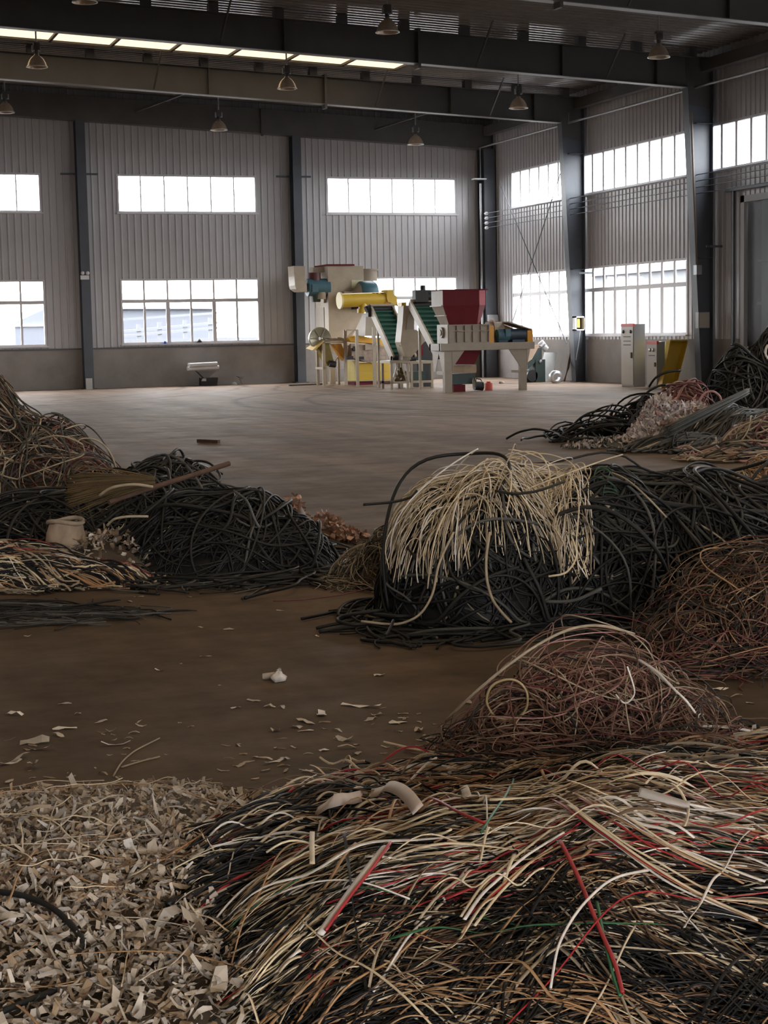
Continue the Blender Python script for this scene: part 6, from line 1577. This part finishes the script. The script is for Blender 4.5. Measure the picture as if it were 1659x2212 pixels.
# ---- J: tan and grey cable heap at the left edge
palJ = [C_CRD, C_DGR, C_BRN, C_GRY, C_MAR, C_BLK2]
HJ, rg = tangle('tan_grey_cables', 91, [lobe(-70, 13.4, 1.0, 0.95, 1.22, 1.7, 0.85), lobe(120, 13.3, 0.55, 0.7, 0.82, 1.9, 0.8), lobe(200, 13.0, 0.38, 0.5, 0.56, 1.9, 0.8)], 1500, (0.6, 1.8), (0.003, 0.0075), palJ, [2.6, 3.2, 3, 1.6, 2.4, 2.2], 'mass of tan, grey and maroon cables heaped at the left edge', 'scrap cable', kap=2.2, coil=(0, 3.0), layer=(0.84, 1.04), corem=C_DIRTL, coref=0.8)
extras('tan_cable', HJ, rg, 70, (0.7, 1.9), (0.004, 0.008), [C_CRD, C_DGR, C_BRN], [3, 4, 2], ['tan cable looping on the heap at the left edge', 'olive grey cable looping on the heap at the left edge', 'brown cable looping on the heap at the left edge'], ['tan cables at the left edge', 'olive cables at the left edge', 'brown cables at the left edge'], 'cable', kap=2.0, coil=(0, 2.0), loopz=0.12)

# ---- K: whitish strands low at the left, L: thin dark cables on the floor
HK = Heap([lobe(50, 10.3, 0.55, 0.42, 0.20, 2.0, 0.8), lobe(200, 10.15, 0.35, 0.22, 0.10)])
rng = np.random.default_rng(101); bag = Bag(); HK.core(bag, 0, 0.85)
P, mi = bundle(HK, rng, 60, 12, (0.4, 1.1), (0.88, 1.06), [0.30, 0.10, 0.10, 0.06, 0.10, 0.01, 0, 0.22, 0.14], 0.004, thspread=0.35, coil=(-0.2, 0.5), lift=0.02)
K = len(P); ra = rng.uniform(0.003, 0.008, K); tubes(bag, P, ra, np.where(rng.uniform(0, 1, K) < 0.4, 0.002, ra), mi+1, 4)
link('pale_strands', bag.mesh('pale_strands', [C_DIRT]+palA), 'flat heap of pale and black strands low at the left edge', 'scrap wire', kind='stuff')
HLo = Heap([lobe(0, 9.05, 0.42, 0.42, 0.03), lobe(200, 8.95, 0.3, 0.22, 0.01)])
rng = np.random.default_rng(103); K = 64; ra = rng.uniform(0.002, 0.0055, K)
P = HLo.strands(rng, K, 34, (0.6, 1.8), 1.6, (0, 1.5), th=AR+rng.normal(0, 0.35, K), lift=0.008, layer=(0.7, 1.1), rad=ra, soft=0.4, zjit=0.01)
bag = Bag(); tubes(bag, P, ra, ra, pick(rng, K, [4, 3, 2, 0.8]), 5)
link('thin_dark_cables', bag.mesh('thin_dark_cables', palK), 'thin dark cables spread flat on the floor at the left edge', 'scrap cable', kind='stuff')
one('dark_cable', arch([(60, 1345), (160, 1340), (250, 1332), (300, 1328), (308, 1335), (260, 1338), (225, 1330), (170, 1342)], [8.75, 8.78, 8.85, 8.9, 8.85, 8.8, 8.9, 8.8], 34), 0.006, 0.006, C_BLK2, 'thin dark cable looping out over the floor at left', 'cable')
one('dark_cable', arch([(0, 1315), (90, 1318), (190, 1305), (260, 1295)], [9.1, 9.05, 9.15, 9.25], 24), 0.006, 0.006, C_BLK, 'thin dark cable straggling right over the floor at left', 'cable')
a, b = on_floor(428, 957), on_floor(473, 959)
MB().bar((a[0], a[1], 0.03), (b[0], b[1], 0.03), 0.05, 0.05).build('steel_offcut', M_BROWNROD, None, 'short brown offcut alone on the open floor', 'offcut')

# ---- M to R: heaps on the right
HM, rg = tangle('dark_cables', 111, [lobe(1690, 24.5, 0.95, 1.3, 1.30, 2.2, 0.8), lobe(1600, 23.8, 0.62, 0.8, 1.08, 2.0, 0.8), lobe(1800, 24.0, 1.2, 1.2, 1.45, 2.2, 0.8)], 1100, (1.0, 3.0), (0.010, 0.018), palK[:4], [6, 5, 1.2, 2.2], 'big dark cable heap against the right edge in the distance', 'scrap cable', kap=1.2, coil=(0, 1.0), layer=(0.85, 1.04), corem=C_BLK, coref=0.85)
HM2, rg = tangle('dark_loops', 113, [lobe(1330, 22.3, 0.60, 0.5, 0.22), lobe(1440, 22.6, 0.65, 0.5, 0.55), lobe(1260, 22.6, 0.3, 0.3, 0.10)], 120, (1.0, 2.8), (0.010, 0.017), [C_BLK, C_BLK2, C_DGR], [4, 3, 1], 'dark cable loops spreading left from the distant right heap', 'scrap cable', kap=1.4, coil=(0, 1.6), layer=(0.8, 1.1), loopz=0.25)
tangle('pink_cables', 115, [lobe(1480, 22.3, 0.42, 0.4, 0.66, 2.2, 0.8)], 150, (0.7, 1.8), (0.009, 0.015), [C_PNK, C_MAR, C_RST], [3, 3, 2], 'pinkish red cables heaped before the distant dark heap', 'scrap cable', kap=1.6, coil=(0, 1.6), layer=(0.8, 1.1), corem=C_MAR, coref=0.75, loopz=0.12)
C_FW = cmat('fluff_white', (0.62, 0.56, 0.55), 0.7, 0.1)
C_FW2 = cmat('fluff_grey', (0.44, 0.38, 0.37), 0.7, 0.1)
fluff('white_film_fluff', 117, [lobe(1445, 21.2, 0.50, 0.4, 0.58, 2.2, 0.8), lobe(1500, 21.3, 0.36, 0.35, 0.48, 2.2, 0.8), lobe(1395, 21.0, 0.30, 0.3, 0.30)], 2400, [C_FW, C_FW2, C_PNK, C_FLK2], [6, 3, 0.7, 1], 'heap of white curly film fluff on the right', 'film', (0.04, 0.13), (0.02, 0.05), 1.2)
fluff('grey_film_fluff', 118, [lobe(1330, 21.0, 0.42, 0.32, 0.14), lobe(1260, 20.9, 0.25, 0.2, 0.06)], 420, [C_FW2, C_DGR, C_FLK, C_GRY], [4, 2, 2, 3], 'flat spread of greyish film left of the white fluff', 'film', (0.04, 0.12), (0.015, 0.04), 0.7)
# grey green bundles lying toward the viewer
rng = np.random.default_rng(119); bag = Bag()
HP = Heap([lobe(1600, 20.9, 0.95, 0.6, 0.42, 2.0, 0.8), lobe(1480, 20.2, 0.7, 0.35, 0.16), lobe(1720, 20.6, 0.7, 0.6, 0.45)])
HP.core(bag, 0, 0.85)
P, mi = bundle(HP, rng, 46, 10, (0.8, 2.0), (0.9, 1.06), [4, 3, 3, 1.2], 0.010, thspread=0.3, lift=0.02, th_fn=lambda l, r: AR+0.7+r.normal(0, 0.25, len(l)), coil=(-0.1, 0.3), jit=0.07)
K = len(P); ra = rng.uniform(0.008, 0.016, K); tubes(bag, P, ra, ra, mi+1, 5)
link('olive_cable_bundles', bag.mesh('olive_cable_bundles', [C_DIRT, C_DGR, C_BLK2, C_GRY, C_CRD]), 'olive grey cable bundles lying in front of the distant right heap', 'scrap cable', kind='stuff')
base = arch([(1440, 940), (1510, 905), (1560, 880), (1615, 852)], [19.9, 20.2, 20.5, 20.9], 20)
rg = np.random.default_rng(122); K = 46
o1 = rg.normal(0, 0.028, (K, 1, 1)); o2 = rg.normal(0, 0.024, (K, 1, 1)); fan = np.linspace(1.5, 0.8, 20)[None, :, None]
P = base[None]+np.array([RGT[0], RGT[1], 0])[None, None]*o1*fan*0.7+np.array([0, 0, 1.0])[None, None]*(o2*fan+0.03)
bag = Bag(); tubes(bag, P, rg.uniform(0.007, 0.012, K), 0.009, pick(rg, K, [5, 3, 2]), 5)
link('cable_bundle', bag.mesh('cable_bundle', [C_DGR, C_BLK2, C_GRY]), 'thick olive cable bundle pointing up right of the white fluff', 'cable')
tangle('pink_grey_tangle', 121, [lobe(1650, 19.0, 0.50, 0.5, 0.38, 1.9, 0.8), lobe(1570, 18.6, 0.35, 0.3, 0.10)], 260, (0.7, 1.9), (0.006, 0.011), [C_PNK, C_CRD, C_MAR, C_DGR], [3, 3, 2, 2], 'pink and grey loops at the right edge before the olive bundles', 'scrap cable', kap=1.8, coil=(0, 2.4), layer=(0.7, 1.1), loopz=0.15)
tangle('yellow_brown_tuft', 123, [lobe(1660, 16.3, 0.28, 0.25, 0.22), lobe(1610, 16.2, 0.15, 0.15, 0.10)], 220, (0.3, 0.9), (0.004, 0.007), [C_TAN, C_BRN, C_CRD], [4, 3, 2], 'small yellowish brown wire tuft at the right edge', 'scrap wire', kap=4, coil=(0, 4), corem=C_BRN, coref=0.6)
one('dark_cable', arch([(1402, 835), (1415, 815), (1440, 803), (1470, 800)], [22.8, 22.7, 22.7, 22.8], 18), 0.016, 0.016, C_BLK, 'dark cable arching in front of the yellow trough', 'cable')
one('pale_cable', arch([(1510, 868), (1520, 848), (1540, 843), (1556, 855), (1558, 866)], [21.2]*5, 20), 0.014, 0.014, C_PNK, 'pale pink cable hoop above the white fluff', 'cable')
one('pale_cable', arch([(1659, 775), (1652, 765), (1655, 750), (1659, 745)], [22.9]*4, 14), 0.016, 0.016, C_WHT, 'pale cable loop on the distant dark heap at the right edge', 'cable')

# ---- litter on the open floor
rng = np.random.default_rng(131)
LIT = [(411, 1290, 12, 3), (605, 1320, 16, 3), (310, 1278, 20, 4), (435, 1356, 18, 3), (495, 1361, 24, 5), (685, 1375, 10, 3), (445, 1419, 26, 4), (390, 1435, 12, 3), (345, 1449, 22, 3), (475, 1482, 8, 3),
       (140, 1521, 28, 4), (30, 1545, 44, 8), (168, 1544, 14, 5), (218, 1560, 32, 4), (140, 1575, 50, 8), (125, 1590, 36, 6), (75, 1606, 60, 14), (90, 1620, 50, 6), (72, 1660, 24, 20), (45, 1640, 60, 8), (20, 1650, 60, 8), (20, 1690, 34, 5),
       (548, 1515, 30, 6), (510, 1530, 24, 4), (583, 1528, 24, 7), (610, 1530, 18, 5), (695, 1545, 30, 12), (660, 1560, 60, 8), (640, 1572, 24, 8), (660, 1580, 34, 5), (595, 1580, 20, 10), (730, 1580, 26, 5), (780, 1527, 88, 9), (813, 1546, 22, 6), (745, 1600, 40, 10), (700, 1622, 24, 8), (570, 1640, 40, 5), (615, 1640, 20, 10), (590, 1648, 50, 6), (522, 1655, 26, 6), (573, 1667, 22, 4), (665, 1668, 30, 6), (750, 1617, 40, 5), (770, 1630, 30, 4),
       (820, 1460, 24, 6), (1012, 1520, 18, 5), (800, 1555, 34, 8), (860, 1562, 40, 10), (905, 1580, 30, 10), (960, 1600, 40, 12), (1555, 1490, 36, 6), (1620, 1520, 18, 4), (1590, 1505, 26, 3), (640, 1255, 14, 4), (575, 1278, 14, 3), (300, 1290, 20, 3), (330, 1270, 10, 3), (205, 1330, 14, 3), (280, 1300, 22, 4), (250, 1610, 60, 4), (60, 1375, 16, 3)]
for i, (u, v, pw, ph) in enumerate(LIT):
    p = on_floor(u, v); d = math.hypot(p[0], p[1]); sc = d/FPX
    V, F = flakes(rng, np.array([p[0]]), np.array([p[1]]), np.array([0.004]), np.array([pw*sc*1.05]), np.array([max(0.006, ph*sc*1.9)]), 4, 0.08, 0.3, AR)
    b = Bag(); flake_bag(b, V, F, 0)
    o = link('litter_scrap', b.mesh('litter_scrap', [(C_FLK, C_FLK2, C_WHT)[i % 3]], False), 'flat pale scrap lying loose on the brown floor', 'scrap', 'loose pale scraps on the floor')
for k in range(90):
    a = k < 60
    p = on_floor(rng.uniform(0, 800) if a else rng.uniform(820, 1020), rng.uniform(1560, 1690) if a else rng.uniform(1530, 1630))
    V, F = flakes(rng, np.array([p[0]]), np.array([p[1]]), np.array([0.003]), np.array([rng.uniform(0.012, 0.05)]), np.array([rng.uniform(0.004, 0.014)]), 3, 0.08, 0.3, AR)
    b = Bag(); flake_bag(b, V, F, 0)
    link('litter_scrap', b.mesh('litter_scrap', [(C_FLK, C_FLK2, C_FLK3)[k % 3]], False), 'flat pale scrap lying loose on the brown floor', 'scrap', 'loose pale scraps on the floor')
# crumpled roll
q = on_floor(592, 1470); t = thing('crumpled_roll', 'crumpled white tube of film alone in the middle of the floor', 'film', (q[0], q[1], 0))
a, b_ = on_floor(568, 1468), on_floor(598, 1468)
MB().cyl((a[0], a[1], 0.014), (b_[0], b_[1], 0.018), 0.013, 0.017, n=12).build('tube', C_FLK, t)
mb = MB(); c = on_floor(603, 1472); mb.lathe((c[0], c[1], 0.0), [(0.01, 0), (0.028, 0.004), (0.034, 0.018), (0.026, 0.032), (0.012, 0.04), (0.005, 0.055)], 11)
rr_ = random.Random(7); mb.v = [(x+rr_.uniform(-.008, .008), y+rr_.uniform(-.008, .008), max(0.001, z+rr_.uniform(-.006, .006))) for x, y, z in mb.v]
mb.build('crumpled_end', C_WHT, t)
